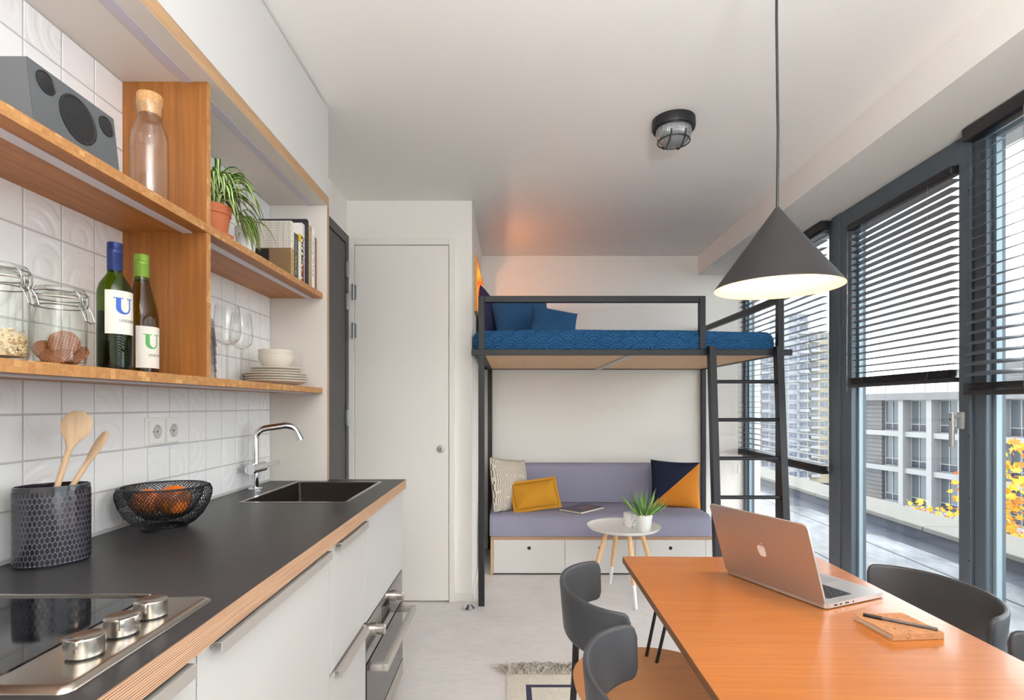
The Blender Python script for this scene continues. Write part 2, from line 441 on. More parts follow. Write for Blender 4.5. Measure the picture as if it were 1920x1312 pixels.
fixed_window('window_4', 'tall window behind the camera', -3.75, -1.72, .06)
pm = MB(); wbox(pm, -.012, .08, .955, 1.043, 0, ZL); wbox(pm, -.012, .08, -.02, .0, 0, ZL); wbox(pm, -.0, .08, -1.72, -1.66, 0, ZL)
tr1 = thing('trim_1', 'grey uprights between the windows', 'trim', (WX, WY, 0), WRZ, kind='structure')
part(tr1, 'upright', pm, frame_m, False)
sc_b = MB()
for yy in (-.010, 1.032):
    for z in (.35, .60, .86, 1.12, 1.38, 1.64, 1.90, 2.15): sc_b.lathe([(0, .0016), (.004, .0012), (.005, 0)], M=Matrix.Translation((-.012, yy, z)) @ Matrix.Rotation(-pi / 2, 4, 'Y'), n=10)
part(tr1, 'screw_cap', sc_b, black_plastic, False)
dw = thing('window_2', 'balcony door with grey frame and lever handle', 'window', (WX, WY, 0), WRZ, kind='structure')
b = MB(); y0, y1 = .002, .953
wbox(b, -.006, .08, y1 - .104, y1, 0, ZL); wbox(b, -.006, .08, y0, y0 + .052, 0, ZL); wbox(b, -.006, .08, y0 + .052, y1 - .104, 2.288, ZL); wbox(b, -.006, .08, y0 + .052, y1 - .104, 0, .12)
part(dw, 'frame', b, frame_m, False)
bd = MB(); bd.box(.03, .05, y1 - .12, y1 - .104, .12, 2.288); bd.box(.03, .05, y0 + .052, y0 + .068, .12, 2.288); bd.box(.03, .05, y0 + .052, y1 - .104, .12, .136)
part(dw, 'glazing_bead', bd, frame_bead, False)
part(dw, 'pane', MB().box(.038, .044, y0 + .052, y1 - .104, .12, 2.288), clear, False)
hb = MB(); hy = .030
hb.box(-.020, -.006, hy - .016, hy + .016, 1.150, 1.222, .003); hb.cyl((-.045, hy, 1.204), (-.02, hy, 1.204), .009, n=12)
hb.box(-.058, -.044, hy - .011, hy + .011, 1.072, 1.220, .005)
hd = part(dw, 'handle', hb, plain('handle_grey', (186, 186, 184), .35, .5), False)
part(hd, 'lock_button', MB().cyl((-.0585, hy, 1.19), (-.0565, hy, 1.19), .005, n=10), black_plastic, False)

# ceiling niche by the bed
nm = wood('niche_plywood', (206, 150, 84), (222, 172, 104), (8, .6, 8), 6, .5)
n_ = thing('wall_niche', 'plywood wall niche glowing orange above the bed', 'niche', (XS - .14, (NY0 + NY1) / 2, NZ0))
tk = .018; nx0, nx1 = XS - .27, XS + .021
part(n_, 'panel', MB().box(nx0, nx1, NY0, NY1, NZ0, NZ0 + tk, mats={'px': 1}), [nm, ply_z]); part(n_, 'panel', MB().box(nx0, nx1, NY0, NY1, NZ1 - tk, NZ1, mats={'px': 1}), [nm, ply_z])
part(n_, 'panel', MB().box(nx0, nx1, NY0, NY0 + tk, NZ0 + tk, NZ1 - tk), nm); part(n_, 'panel', MB().box(nx0, nx1, NY1 - tk, NY1, NZ0 + tk, NZ1 - tk), nm)
part(n_, 'back_panel', MB().box(nx0, nx0 + .01, NY0 + tk, NY1 - tk, NZ0 + tk, NZ1 - tk), nm)
nl = thing('niche_lamp', 'small round lamp inside the glowing wall niche', 'lamp', (XS - .17, 4.10, NZ0 + tk))
part(nl, 'base', MB().lathe([(0, 0), (.03, 0), (.03, .02), (.008, .025), (.008, .10), (0, .10)], nl.location, 20), black_metal)
part(nl, 'bulb', MB().sphere(nl.location + Vector((0, 0, .135)), .035), glow('niche_bulb', (1, .42, .10, 1), 4))
ld = bpy.data.lights.new('niche_light', 'POINT'); ld.energy = 1.5; ld.color = (1, .46, .16); ld.shadow_soft_size = .03
lo = link('niche_light', ld); lo.location = nl.location + Vector((.05, 0, .135))
# ------------------------------------------------------------------ kitchen
ZT, XFR, XDO = .922, -.460, -.475
# worktop with a cut-out for the sink (four slabs in one mesh)
SX0, SX1, SY0, SY1 = -.915, -.548, 1.838, 2.343
wt = MB(); e = {'px': 1, 'py': 1, 'ny': 1}
for a in ((XL, XFR, -.35, SY0), (XL, XFR, SY1, 2.42), (XL, SX0, SY0, SY1), (SX1, XFR, SY0, SY1)):
    wt.box(*a, ZT - .040, ZT, mats=e)
bmesh.ops.remove_doubles(wt.bm, verts=wt.bm.verts[:], dist=1e-5)
solo('worktop', 'black kitchen worktop with a layered plywood edge', 'worktop', wt, [counter_m, ply_z], smooth=None)
gapm = plain('ply_gap_brown', (150, 92, 66), .7)
def edge_handle(root, y0, y1, z):
    b = MB(); b.box(XDO, XDO + .020, y0, y1, z - .002, z, .0006, 1); b.box(XDO + .018, XDO + .020, y0, y1, z - .021, z - .001, .0006, 1); b.box(XDO + .0002, XDO + .002, y0, y1, z - .012, z)
    return part(root, 'handle', b, alu)
def carcass(root, y0, y1, z0=.06, z1=.878):
    b = MB(); b.box(XL + .02, XDO - .022, y0 + .001, y1 - .001, z0, z1); part(root, 'body', b, gapm)
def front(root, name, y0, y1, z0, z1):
    return part(root, name, MB().box(XDO - .018, XDO, y0 + .0022, y1 - .0022, z0, z1, .0008, 1, mats=None), front_white_dimmed)
cab = thing('base_cabinet', 'white base cabinet under the hob with a long edge handle', 'cabinet', (-.74, .53, 0), group='kitchen base cabinets')
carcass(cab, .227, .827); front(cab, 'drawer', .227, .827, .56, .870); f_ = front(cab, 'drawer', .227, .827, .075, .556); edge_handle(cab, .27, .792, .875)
cab = thing('base_cabinet', 'wide white base cabinet door right of the hob, longest handle', 'cabinet', (-.74, 1.13, 0), group='kitchen base cabinets')
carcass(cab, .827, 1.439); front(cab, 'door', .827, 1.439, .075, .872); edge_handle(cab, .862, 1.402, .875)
cab = thing('base_cabinet', 'narrow white cabinet with two handles left of the oven', 'cabinet', (-.74, 1.62, 0), group='kitchen base cabinets')
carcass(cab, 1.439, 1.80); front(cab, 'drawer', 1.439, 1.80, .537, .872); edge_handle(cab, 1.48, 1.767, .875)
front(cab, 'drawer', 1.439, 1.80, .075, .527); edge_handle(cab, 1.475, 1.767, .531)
cab = thing('base_cabinet', 'white oven cabinet panel under the sink at the worktop end', 'cabinet', (-.74, 2.1, 0), group='kitchen base cabinets')
b = MB(); b.box(XL + .02, XDO - .022, 1.802, 2.415, .70, .74)
b.box(XL + .02, XDO - .022, 2.398, 2.416, .06, .878); b.box(XL + .02, XDO - .022, 1.802, 1.816, .06, .878); part(cab, 'body', b, lam_white)
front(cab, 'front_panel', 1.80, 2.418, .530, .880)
solo('plinth', 'dark recessed plinth under the kitchen cabinets', 'plinth', MB().box(XL + .02, XDO - .05, .227, 2.41, 0, .058), black_metal)
# oven
ov = thing('oven', 'stainless compact oven below the sink with two knobs', 'oven', (-.72, 2.1, .06))
part(ov, 'housing', MB().box(-.98, XDO - .006, 1.82, 2.395, .062, .522), black_metal)
part(ov, 'control_panel', MB().box(XDO - .006, XDO, 1.806, 2.412, .392, .524, .001, 1), plain('mirror_steel', (170, 168, 168), .12, 1.0))
dr = part(ov, 'door', MB().box(XDO - .006, XDO + .002, 1.806, 2.412, .064, .386, .001, 1), plain('oven_glass', (92, 90, 92), .08, .8))
part(dr, 'trim_strip', MB().box(XDO + .002, XDO + .004, 1.806, 2.412, .064, .132, .0008, 1), steel)
hb = MB(); hb.box(XDO + .045, XDO + .066, 1.835, 2.385, .352, .378, .002); hb.box(XDO + .002, XDO + .05, 1.835, 1.862, .354, .376, .002); hb.box(XDO + .002, XDO + .05, 2.358, 2.385, .354, .376, .002)
part(dr, 'handle', hb, alu)
for y in (1.90, 2.235):
    M = Matrix.Translation((XDO, y, .470)) @ Matrix.Rotation(pi / 2, 4, 'Y')
    kb = part(ov, 'knob', MB().lathe([(0, .0), (.022, 0), (.022, .012), (.018, .014), (.018, .036), (0, .037)], M=M, n=28), steel)
    part(kb, 'grip', MB().box(XDO + .03, XDO + .044, y - .005, y + .005, .452, .488, .002), steel)
part(ov, 'display', MB().box(XDO, XDO + .001, 2.03, 2.15, .43, .50), hob_glass)
# sink, drain
sk = thing('sink', 'dark steel sink set into the worktop', 'sink', (-.73, 2.09, .75))
r_ = MB(); zz = ZT + .0012; o_ = [(SX0 - .002, SY0 - .002), (SX1 + .002, SY0 - .002), (SX1 + .002, SY1 + .002), (SX0 - .002, SY1 + .002)]; i_ = [(SX0 + .012, SY0 + .012), (SX1 - .012, SY0 + .012), (SX1 - .012, SY1 - .012), (SX0 + .012, SY1 - .012)]
r_.loft([[(x, y, ZT) for x, y in o_], [(x, y, zz) for x, y in o_], [(x, y, zz) for x, y in i_], [(x, y, ZT - .004) for x, y in i_]], cap=False)
part(sk, 'rim', r_, steel, smooth=None)
bs = MB(); cx_, cy_ = (SX0 + SX1) / 2, (SY0 + SY1) / 2; w, h = SX1 - SX0 - .024, SY1 - SY0 - .024
lp = lambda ins, z, r=.012: [(cx_ + x, cy_ + y, z) for x, y in rrect(w - 2 * ins, h - 2 * ins, r, 4)]
bs.loft([lp(0, ZT - .003), lp(0.002, .79), lp(.006, .772), lp(.02, .762), lp(.1, .758, .03)], cap=False); bs._f([v for v in bs.bm.verts][-20:])
part(sk, 'basin', bs, sink_m)
part(sk, 'drain', MB().lathe([(0, .004), (.02, .004), (.034, .003), (.038, 0)], (cx_, cy_, .7585), 24), chrome)
part(sk, 'overflow', MB().lathe([(0, .003), (.008, .003), (.012, 0)], M=Matrix.Translation((SX0 + .014, 2.06, .86)) @ Matrix.Rotation(pi / 2, 4, 'Y'), n=16), chrome)
# faucet
FX, FY = -.985, 2.11
fa = thing('faucet', 'chrome kitchen faucet with a bent spout behind the sink', 'faucet', (FX, FY, ZT))
part(fa, 'base', MB().lathe([(0, .0), (.0265, 0), (.0265, .006), (.024, .009), (0, .009)], (FX, FY, ZT), 28), chrome)
pts = [(FX, FY, ZT + .006), (FX, FY, 1.0), (FX, FY, 1.12)]
for k in range(1, 7):
    a = k * pi / 2 / 6 * .93; pts.append((FX + .042 * (1 - cos(a)), FY + .012 * (1 - cos(a)), 1.12 + .042 * sin(a)))
x_e = pts[-1]; pts.append((FX + .105, FY + .03, 1.171))
for k in range(1, 6):
    a = k / 5 * radians(68); pts.append((FX + .105 + .045 * sin(a), FY + .03 + .012 * sin(a), 1.171 - .045 * (1 - cos(a))))
l = pts[-1]; pts.append((l[0] + .012, l[1] + .003, l[2] - .030))
part(fa, 'spout', MB().tube(pts, .0125, 18), chrome)
part(fa, 'valve', MB().cyl((FX, FY - .046, 1.007), (FX, FY + .070, 1.007), .0195, n=28), chrome)
lv = MB(); lv.cyl((FX, FY + .068, 1.007), (FX, FY + .085, 1.007), .012, n=16); lv.cyl((FX, FY + .08, 1.008), (FX + .006, FY + .19, 1.011), .009, .011, 16)
part(fa, 'lever', lv, chrome)
# wall socket
so = thing('wall_socket', 'white double wall socket above the worktop', 'socket', (XL, 1.627, 1.133))
soc = plain('socket_white', (240, 238, 234), .35)
part(so, 'plate', MB().box(XL - .0005, XL + .006, 1.549, 1.705, 1.133, 1.214, .0025), soc)
well_m = plain('shaded_socket_well', (196, 191, 184), .5)  # greyer than the plate: shade inside the wells put into the colour
def holed(mb, y0, y1, z0, z1, cy0, cz0, r, xa, xb_, n=40):
    inn, out = [], []
    for k in range(n):
        q = 2 * pi * k / n; inn.append((cy0 + r * cos(q), cz0 + r * sin(q))); dx, dz = cos(q), sin(q)
        tt = min((y1 - cy0) / dx if dx > 1e-9 else ((cy0 - y0) / -dx if dx < -1e-9 else 9), (z1 - cz0) / dz if dz > 1e-9 else ((cz0 - z0) / -dz if dz < -1e-9 else 9)); out.append((cy0 + dx * tt, cz0 + dz * tt))
    for c in ((y1, z1), (y0, z1), (y0, z0), (y1, z0)):
        k = min(range(n), key=lambda i: (out[i][0] - c[0]) ** 2 + (out[i][1] - c[1]) ** 2); out[k] = c
    L = lambda p, x: [(x, a_, b_) for a_, b_ in p]
    mb.loft([L(inn, xa), L(inn, xb_), L(out, xb_ - .0003), L(out, xa)], cap=False, closed=True); return mb
for y in (1.588, 1.666):
    s_ = part(so, 'insert', holed(MB(), y - .0335, y + .0335, 1.140, 1.207, y, 1.1735, .0205, XL + .006, XL + .0135), soc, smooth=None)
    M = Matrix.Translation((XL + .0062, y, 1.1735)) @ Matrix.Rotation(pi / 2, 4, 'Y')
    part(s_, 'well', MB().lathe([(.0205, 0), (0, .0004)], M=M, n=28), well_m)
    p_ = MB(); p_.cyl((XL + .0064, y - .0095, 1.1735), (XL + .0074, y - .0095, 1.1735), .0026, n=8); p_.cyl((XL + .0064, y + .0095, 1.1735), (XL + .0074, y + .0095, 1.1735), .0026, n=8)
    part(s_, 'contact_hole', p_, black_plastic)
    e_ = MB(); e_.box(XL + .0064, XL + .012, y - .003, y + .003, 1.1525, 1.1555); e_.box(XL + .0064, XL + .012, y - .003, y + .003, 1.1915, 1.1945); part(s_, 'earth_clip', e_, alu)
# wall-hung cabinet over the shelves
uc = thing('wall_cabinet', 'long white wall cabinet framed in plywood up to the ceiling', 'cabinet', (-.92, 1.0, 2.121))
part(uc, 'bottom_panel', MB().box(XL, -.793, -.5, 2.39, 2.121, 2.160, mats={'px': 1}), [lam_side, ply_cab], smooth=None)
part(uc, 'end_panel', MB().box(XL, -.793, 2.367, 2.394, ZT + .0005, 2.1205, mats={'px': 1}), [lam_side, ply_x], smooth=None)
part(uc, 'door', MB().box(-.86, -.795, -.5, 1.0, 2.164, 2.550, .001, 1), lam_white); part(uc, 'door', MB().box(-.86, -.795, 1.002, 2.39, 2.164, 2.550, .001, 1), lam_white)
part(uc, 'carcass', MB().box(XL, -.862, -.5, 2.388, 2.1605, 2.550), lam_side); part(uc, 'gap_shade_strip', MB().box(-.9, -.803, -.5, 2.385, 2.5505, 2.5595), black_plastic); part(uc, 'gap_shade_strip', MB().box(-.86, -.800, -.5, 2.388, 2.1602, 2.1638), black_plastic)  # black strips stand in for the shade in the gaps above and below the doors
led = plain('led_diffuser', (206, 204, 212), .35); ledal = plain('led_profile', (196, 191, 202), .4, .0)
for y0, y1 in ((-.5, 1.462), (1.484, 2.366)):
    part(uc, 'led_strip', MB().box(-.880, -.850, y0, y1, 2.1185, 2.1209), ledal)
# open shelves
sh = thing('shelf_unit', 'bamboo open shelves with an upright divider on the tiled wall', 'shelf', (-.92, 1.0, 1.304))
ZS1, ZS2 = 1.326, 1.738
XSH = -.812
for z in (ZS1, ZS2):
    s_ = part(sh, 'shelf_board', MB().box(XL, XSH, -.5, 2.366, z - .022, z, mats={'px': 1}), [bamboo_face, bamboo_edge], smooth=None)
    part(s_, 'led_strip', MB().box(-.878, -.853, -.5, 2.364, z - .0255, z - .0222), led)
part(sh, 'divider', MB().box(XL, XSH - .002, 1.463, 1.483, ZS1 + .0005, ZS2 - .0225, mats={'px': 1}), [bamboo_div, bamboo_vedge], smooth=None)
part(sh, 'divider', MB().box(XL, XSH - .002, 1.463, 1.483, ZS2 + .0005, 2.1205, mats={'px': 1}), [bamboo_div, bamboo_vedge], smooth=None)
# hob
hz = ZT
hbt = thing('hob', 'steel framed black glass hob with three knobs', 'hob', (-.75, .77, hz))
fr_ = MB(); c_ = (-.752, .7685); W_, H_ = .505, .307
def hl(ins, z, r): return [(c_[0] + x, c_[1] + y, hz + z) for x, y in rrect(W_ - 2 * ins, H_ - 2 * ins, r, 6)]
fr_.loft([hl(0, .0005, .014), hl(.001, .003, .014), hl(.006, .0068, .013), hl(.012, .0072, .011)], cap=True)
part(hbt, 'frame', fr_, steel)
gl_ = MB(); g_ = [(-.796 + x, .7685 + y, hz + .0074) for x, y in rrect(.385, .278, .030, 8)]
gl_.prism(g_, (0, 0, .0016)); part(hbt, 'glass_plate', gl_, hob_glass)
part(hbt, 'edge_bar', MB().box(-.988, -.60, .9085, .9125, hz + .0074, hz + .0125, .001, 1), steel)
for y, rot in ((.70, -1.9), (.765, -.5), (.829, -1.9)):
    k_ = part(hbt, 'knob', MB().lathe([(.019, 0), (.019, .003), (.0215, .0032), (.0215, .0245), (.020, .026), (.012, .0245), (0, .024)], (-.545, y, hz + .0072), 40), steel)
    a = MB(); M = Matrix.Translation((-.545, y, hz + .0072)) @ Matrix.Rotation(rot, 4, 'Z')
    a.box(.0105, .0205, -.0125, .0125, .0115, .0264, .0012, 2, M=M)
    part(k_, 'grip_flat', a, steel)
    part(k_, 'foot_ring', MB().lathe([(.0195, 0), (.0195, .002), (.016, .002)], (-.545, y, hz + .0070), 28), black_plastic)
# ---- utensil holder with spoons
HX, HY = -.953, 1.135
uh = thing('utensil_holder', 'oval dark ceramic utensil holder with honeycomb relief', 'utensil holder', (HX, HY, ZT))
ang = radians(45); A_, B_ = .064, .044
hol = plain('holder_groove', (112, 110, 118), .35); hcell = plain('holder_glaze', (26, 24, 34), .14, coat=.5)
pr = [(0, .004), (.94, .004), (.97, .0), (1, .004), (1, .160), (.99, .163), (.95, .163), (.94, .158), (.92, .012), (0, .012)]
part(uh, 'body', MB().lathe([(r, z) for r, z in pr], (HX, HY, ZT), 64, A_, B_, ang), hcell)
rel = MB(); NC, NR = 50, 13; cw = 2 * pi / NC; ch = .0113
per = lambda a: Vector((HX + A_ * cos(a) * cos(ang) - B_ * sin(a) * sin(ang), HY + A_ * cos(a) * sin(ang) + B_ * sin(a) * cos(ang), 0))
part(uh, 'groove_band', MB().grid(lambda u, v: Vector((HX, HY, ZT + .005 + .146 * v)) + (per(2 * pi * u) - Vector((HX, HY, 0))) * 1.004, 64, 1, True), hol)
for j in range(NR):
    for i in range(NC):
        a0 = (i + (.5 if j % 2 else 0)) * cw; zc = ZT + .0115 + j * ch
        hx = [(0, .5), (.5, .22), (.5, -.22), (0, -.5), (-.5, -.22), (-.5, .22)]
        lo = []
        for du, dv in hx:
            p = per(a0 + du * cw * .88); d = Vector((p.x - HX, p.y - HY, 0)) * 1.012
            lo.append(Vector((HX + d.x, HY + d.y, zc + dv * ch * 1.22)))
        rel.poly(lo)
part(uh, 'honeycomb_relief', rel, hcell, kind='stuff')
def spoon(name, label, base, head, w, l, roll, thick=.006):
    base, head = Vector(base), Vector(head); d = (head - base).normalized(); L = (head - base).length
    side = d.cross(Vector((cos(roll), sin(roll), 0))).normalized(); nn = side.cross(d).normalized()
    loops = []; N = 110
    for k in range(N + 1):
        t = L * 1.0 * k / N + (l / 2) * (k / N)
        hd_ = t - (L - l / 2)
        ww, tt = .0058, .0055
        if hd_ > -.03:
            u = max(0, min(1, (hd_ + .03) / .05)); ww = .0058 + (w / 2 - .0058) * (u * u * (3 - 2 * u)); tt = .0055 - .002 * u
        s_ = (t - L) / (l / 2)
        if s_ > 0: ww = max(.001, (w / 2) * sqrt(max(0, 1 - s_ * s_)))
        c = base + d * t
        loops.append([c + side * ww * cos(q * pi / 5) + nn * tt * sin(q * pi / 5) for q in range(10)])
    m = MB().loft(loops); solo(name, label, 'spoon', m, beech, group='wooden spoons in the holder')
spoon('wooden_spoon', 'wooden spoon with a broad round head in the dark holder', (-.968, 1.113, ZT + .03), (-.929, 1.170, 1.211), .054, .056, 2.35)
spoon('wooden_spoon', 'slim wooden spoon leaning right in the dark holder', (-.977, 1.113, ZT + .033), (-.902, 1.198, 1.168), .042, .056, 1.05)
# ---- wire fruit bowl
BX, BY = -.921, 1.455
fb = thing('fruit_bowl', 'black wire mesh fruit bowl on the worktop', 'bowl', (BX, BY, ZT))
prof = [(.052, .006), (.070, .016), (.090, .036), (.104, .062), (.111, .086), (.1115, .100), (.107, .111), (.100, .1135), (.093, .107), (.090, .094), (.082, .070), (.066, .046), (.046, .031), (.020, .026)]
def pos(s):
    f = s * (len(prof) - 1); i = min(int(f), len(prof) - 2); k = f - i
    return prof[i][0] * (1 - k) + prof[i + 1][0] * k, prof[i][1] * (1 - k) + prof[i + 1][1] * k
wm = MB(); NW = 70
for sg in (1, -1):
    for i in range(NW):
        p_ = []
        for k in range(27):
            s = k / 26; r, z = pos(s); a = 2 * pi * i / NW + sg * s * 1.9; p_.append((BX + r * cos(a), BY + r * sin(a), ZT + z))
        wm.tube(p_, .00085, 3, cap=False)
part(fb, 'wire_mesh', wm, black_metal, kind='stuff')
part(fb, 'foot_ring', MB().lathe([(.050, .0), (.053, 0), (.054, .008), (.051, .009), (.049, .006), (.050, 0)], (BX, BY, ZT), 40), black_metal)
ring = lambda r, z, rr=.0016: MB().tube([(BX + r * cos(2 * pi * k / 48), BY + r * sin(2 * pi * k / 48), ZT + z) for k in range(48)], rr, 6, True)
part(fb, 'rim_wire', ring(.1005, .1135), black_metal); part(fb, 'rim_wire', ring(.020, .0255), black_metal)
om, t = newmat('orange_peel'); f = t.noise(t.coords(), 320, 2)
t.bsdf(t.ramp(t.noise(t.coords(), 14, 3), [(.3, lin((214, 96, 20))), (.7, lin((240, 130, 36)))]), .4, 0, t.bump(f, .25, .001))
for (x, y, r, lb) in ((-.945, 1.420, .037, 'smaller orange at the left of the wire bowl'), (-.884, 1.432, .041, 'larger orange at the right of the wire bowl')):
    o = thing('orange', lb, 'fruit', (x, y, ZT + .036), group='oranges in the wire bowl')
    part(o, 'peel', MB().sphere((x, y, ZT + .038 + r), r, 28, 18, (1, 1, .95)), om)
    part(o, 'stem_scar', MB().lathe([(0, .0015), (.003, .001), (.004, 0)], (x, y, ZT + .038 + 1.95 * r - .0005), 8), plain('stem_scar', (120, 110, 50), .8))
# ------------------------------------------------------------------ things on the shelves
# speaker: front leans back a little, faces the room
spk = thing('loudspeaker', 'grey box loudspeaker with three round drivers on the top shelf', 'loudspeaker', (-.915, 1.077, ZS2))
sgrey = plain('speaker_grey', (90, 93, 95), .5); smesh_m, t = newmat('speaker_mesh')
v_ = t.coords((1, 1, 1)); vo = t.n('ShaderNodeTexVoronoi'); vo.inputs['Scale'].default_value = 420; t.l(v_, vo.inputs['Vector'])
t.bsdf(t.ramp(vo.outputs['Distance'], [(.3, lin((5, 5, 6))), (.6, lin((34, 34, 36)))]), .5)
sY0, sY1, sZ1 = .970, 1.184, 1.874
xb, xt, xk = -.845, -.860, -.985
sb = MB(); sb.loft([[(xk, sY0, ZS2), (xb, sY0, ZS2), (xt, sY0, sZ1), (xk, sY0, sZ1)], [(xk, sY1, ZS2), (xb, sY1, ZS2), (xt, sY1, sZ1), (xk, sY1, sZ1)]])
es = [e for e in sb.bm.edges]; bmesh.ops.bevel(sb.bm, geom=es, offset=.002, segments=2, affect='EDGES')
part(spk, 'cabinet', sb, sgrey)
lean = math.atan((xb - xt) / (sZ1 - ZS2))
def driver(y, z, r):
    x = xb + (xt - xb) * (z - ZS2) / (sZ1 - ZS2)
    M = Matrix.Translation((x, y, z)) @ Matrix.Rotation(pi / 2 - lean, 4, 'Y')
    d = part(spk, 'driver', MB().lathe([(r, -.001), (r, .0018), (r * .93, .0022), (r * .90, .0012), (r * .88, .0008)], M=M, n=40), black_plastic)
    part(d, 'grille', MB().lathe([(r * .9, .0008), (r * .6, .0025), (0, .004)], M=M, n=40), smesh_m)
driver(1.005, 1.846, .021); driver(1.155, 1.842, .0205); driver(1.077, 1.815, .046)
# carafe
cx_, cy_ = -.900, 1.362
cf = thing('carafe', 'clear glass carafe with a cork stopper on the top shelf', 'carafe', (cx_, cy_, ZS2))
z0 = ZS2
part(cf, 'body', MB().lathe([(0, .004), (.036, .004), (.0385, .008), (.040, .03), (.040, .175), (.0385, .190), (.030, .212), (.0262, .222), (.0262, .235), (.0285, .258), (.0298, .264), (.0285, .264), (.0262, .250), (.0247, .222), (.037, .188), (.0386, .17), (.0386, .012), (0, .010)], (cx_, cy_, z0), 40), glassware)
part(cf, 'cork', MB().lathe([(0, .236), (.0252, .236), (.0272, .262), (.0285, .266), (.0285, .286), (.027, .288), (0, .288)], (cx_, cy_, z0), 32), cork)
# spider plant in terracotta
LEAF_G = [plain('leaf_green_a', (86, 132, 44), .45, spec=.4), plain('leaf_green_b', (60, 104, 40), .45, spec=.4)]
LEAF_W = plain('leaf_cream_stripe', (206, 216, 150), .5)
def blade(base, az, length, rise, droop, w, n=12):
    b = MB(); pts = []; p = Vector(base); d0 = Vector((cos(az), sin(az), 0))
    rows = []
    for k in range(n + 1):
        s = k / n; c = p + d0 * (length * s * (1 - .15 * s)) + Vector((0, 0, rise * s * 2 - (rise * 2 + droop) * s * s * .95))
        ww = w * (sin(pi * min(1, s * .86 + .1)) ** .7) * (1 - s ** 6) + .0004
        sd = Vector((-sin(az), cos(az), 0))
        rows.append([c + sd * ww * q + Vector((0, 0, abs(q) * ww * .45)) for q in (-1, -.45, 0, .45, 1)])
    V = [[b.bm.verts.new(x) for x in r] for r in rows]
    for i in range(n):
        for j in range(4):
            b.mi = 0 if j in (0, 3) else 1
            b._f([V[i][j], V[i][j + 1], V[i + 1][j + 1], V[i + 1][j]])
    return b
px_, py_ = -.900, 1.645
terra = plain('terracotta', (200, 112, 72), .75, noise=(30, .12)); soil = plain('potting_soil', (58, 42, 32), .95, noise=(120, .4))
sp = thing('spider_plant', 'striped spider plant in a terracotta pot on a saucer', 'plant', (px_, py_, ZS2))
part(sp, 'saucer', MB().lathe([(0, .0), (.052, 0), (.060, .022), (.0605, .026), (.057, .026), (.050, .006), (0, .005)], (px_, py_, ZS2), 36), terra)
part(sp, 'pot', MB().lathe([(0, .006), (.040, .006), (.050, .085), (.0535, .086), (.055, .112), (.051, .112), (.048, .095), (0, .095)], (px_, py_, ZS2), 36), terra)
part(sp, 'soil', MB().lathe([(0, .1), (.047, .097)], (px_, py_, ZS2), 20), soil)
rr = random.Random(5)
for k in range(54):
    az = rr.uniform(-1.3, 1.6) if k % 4 else rr.uniform(-2.4, 2.6); ln = rr.uniform(.10, .20); 
    if cos(az) < -.25: ln = min(ln, .08)
    b0 = (px_ + rr.uniform(-.02, .02), py_ + rr.uniform(-.02, .02), ZS2 + .098)
    if sin(az) < -.3: ln = min(ln, .10)
    bl = blade(b0, az, ln, rr.uniform(.10, .24), rr.uniform(-.06, .08), rr.uniform(.0068, .0108))
    for v in bl.bm.verts:
        v.co.y = max(v.co.y, 1.490 + rr.random() * .002); v.co.x = max(v.co.x, XL + .006)
    part(sp, 'leaf', bl, [LEAF_G[k % 2], LEAF_W] if k % 3 else [LEAF_W, LEAF_G[k % 2]], smooth=3)
for k in range(22):          # hanging offsets over the white pot
    az = rr.uniform(.6, 1.5); b0 = (px_ + .03 + rr.uniform(-.01, .01), py_ + .11 + rr.uniform(-.03, .05), ZS2 + .105 + rr.uniform(-.01, .02))
    bl = blade(b0, az, rr.uniform(.04, .11), rr.uniform(.02, .06), rr.uniform(.05, .10), rr.uniform(.0045, .0068))
    for v in bl.bm.verts: v.co.z = max(v.co.z, ZS2 + .006)
    part(sp, 'leaf', bl, [LEAF_G[k % 2], LEAF_W], smooth=3)
wx_, wy_ = -.905, 1.868
po = thing('ribbed_pot', 'small white ribbed pot between spider plant and books', 'pot', (wx_, wy_, ZS2))
potw = plain('white_glaze', (238, 238, 236), .25)
part(po, 'pot', MB().lathe([(0, .002), (.024, .002), (.026, 0), (.029, .04), (.0295, .045), (.0300, .05), (.0325, .09), (.034, .095), (.0345, .118), (.033, .12), (.030, .1), (0, .095)], (wx_, wy_, ZS2), 36), potw)
part(po, 'soil', MB().lathe([(0, .098), (.03, .0965)], (wx_, wy_, ZS2), 18), soil)
for k in range(7):
    part(po, 'leaf', blade((wx_, wy_, ZS2 + .098), k * .9 - 2.6, .05, .03, .03, .004), [LEAF_G[k % 2], LEAF_W], smooth=3)
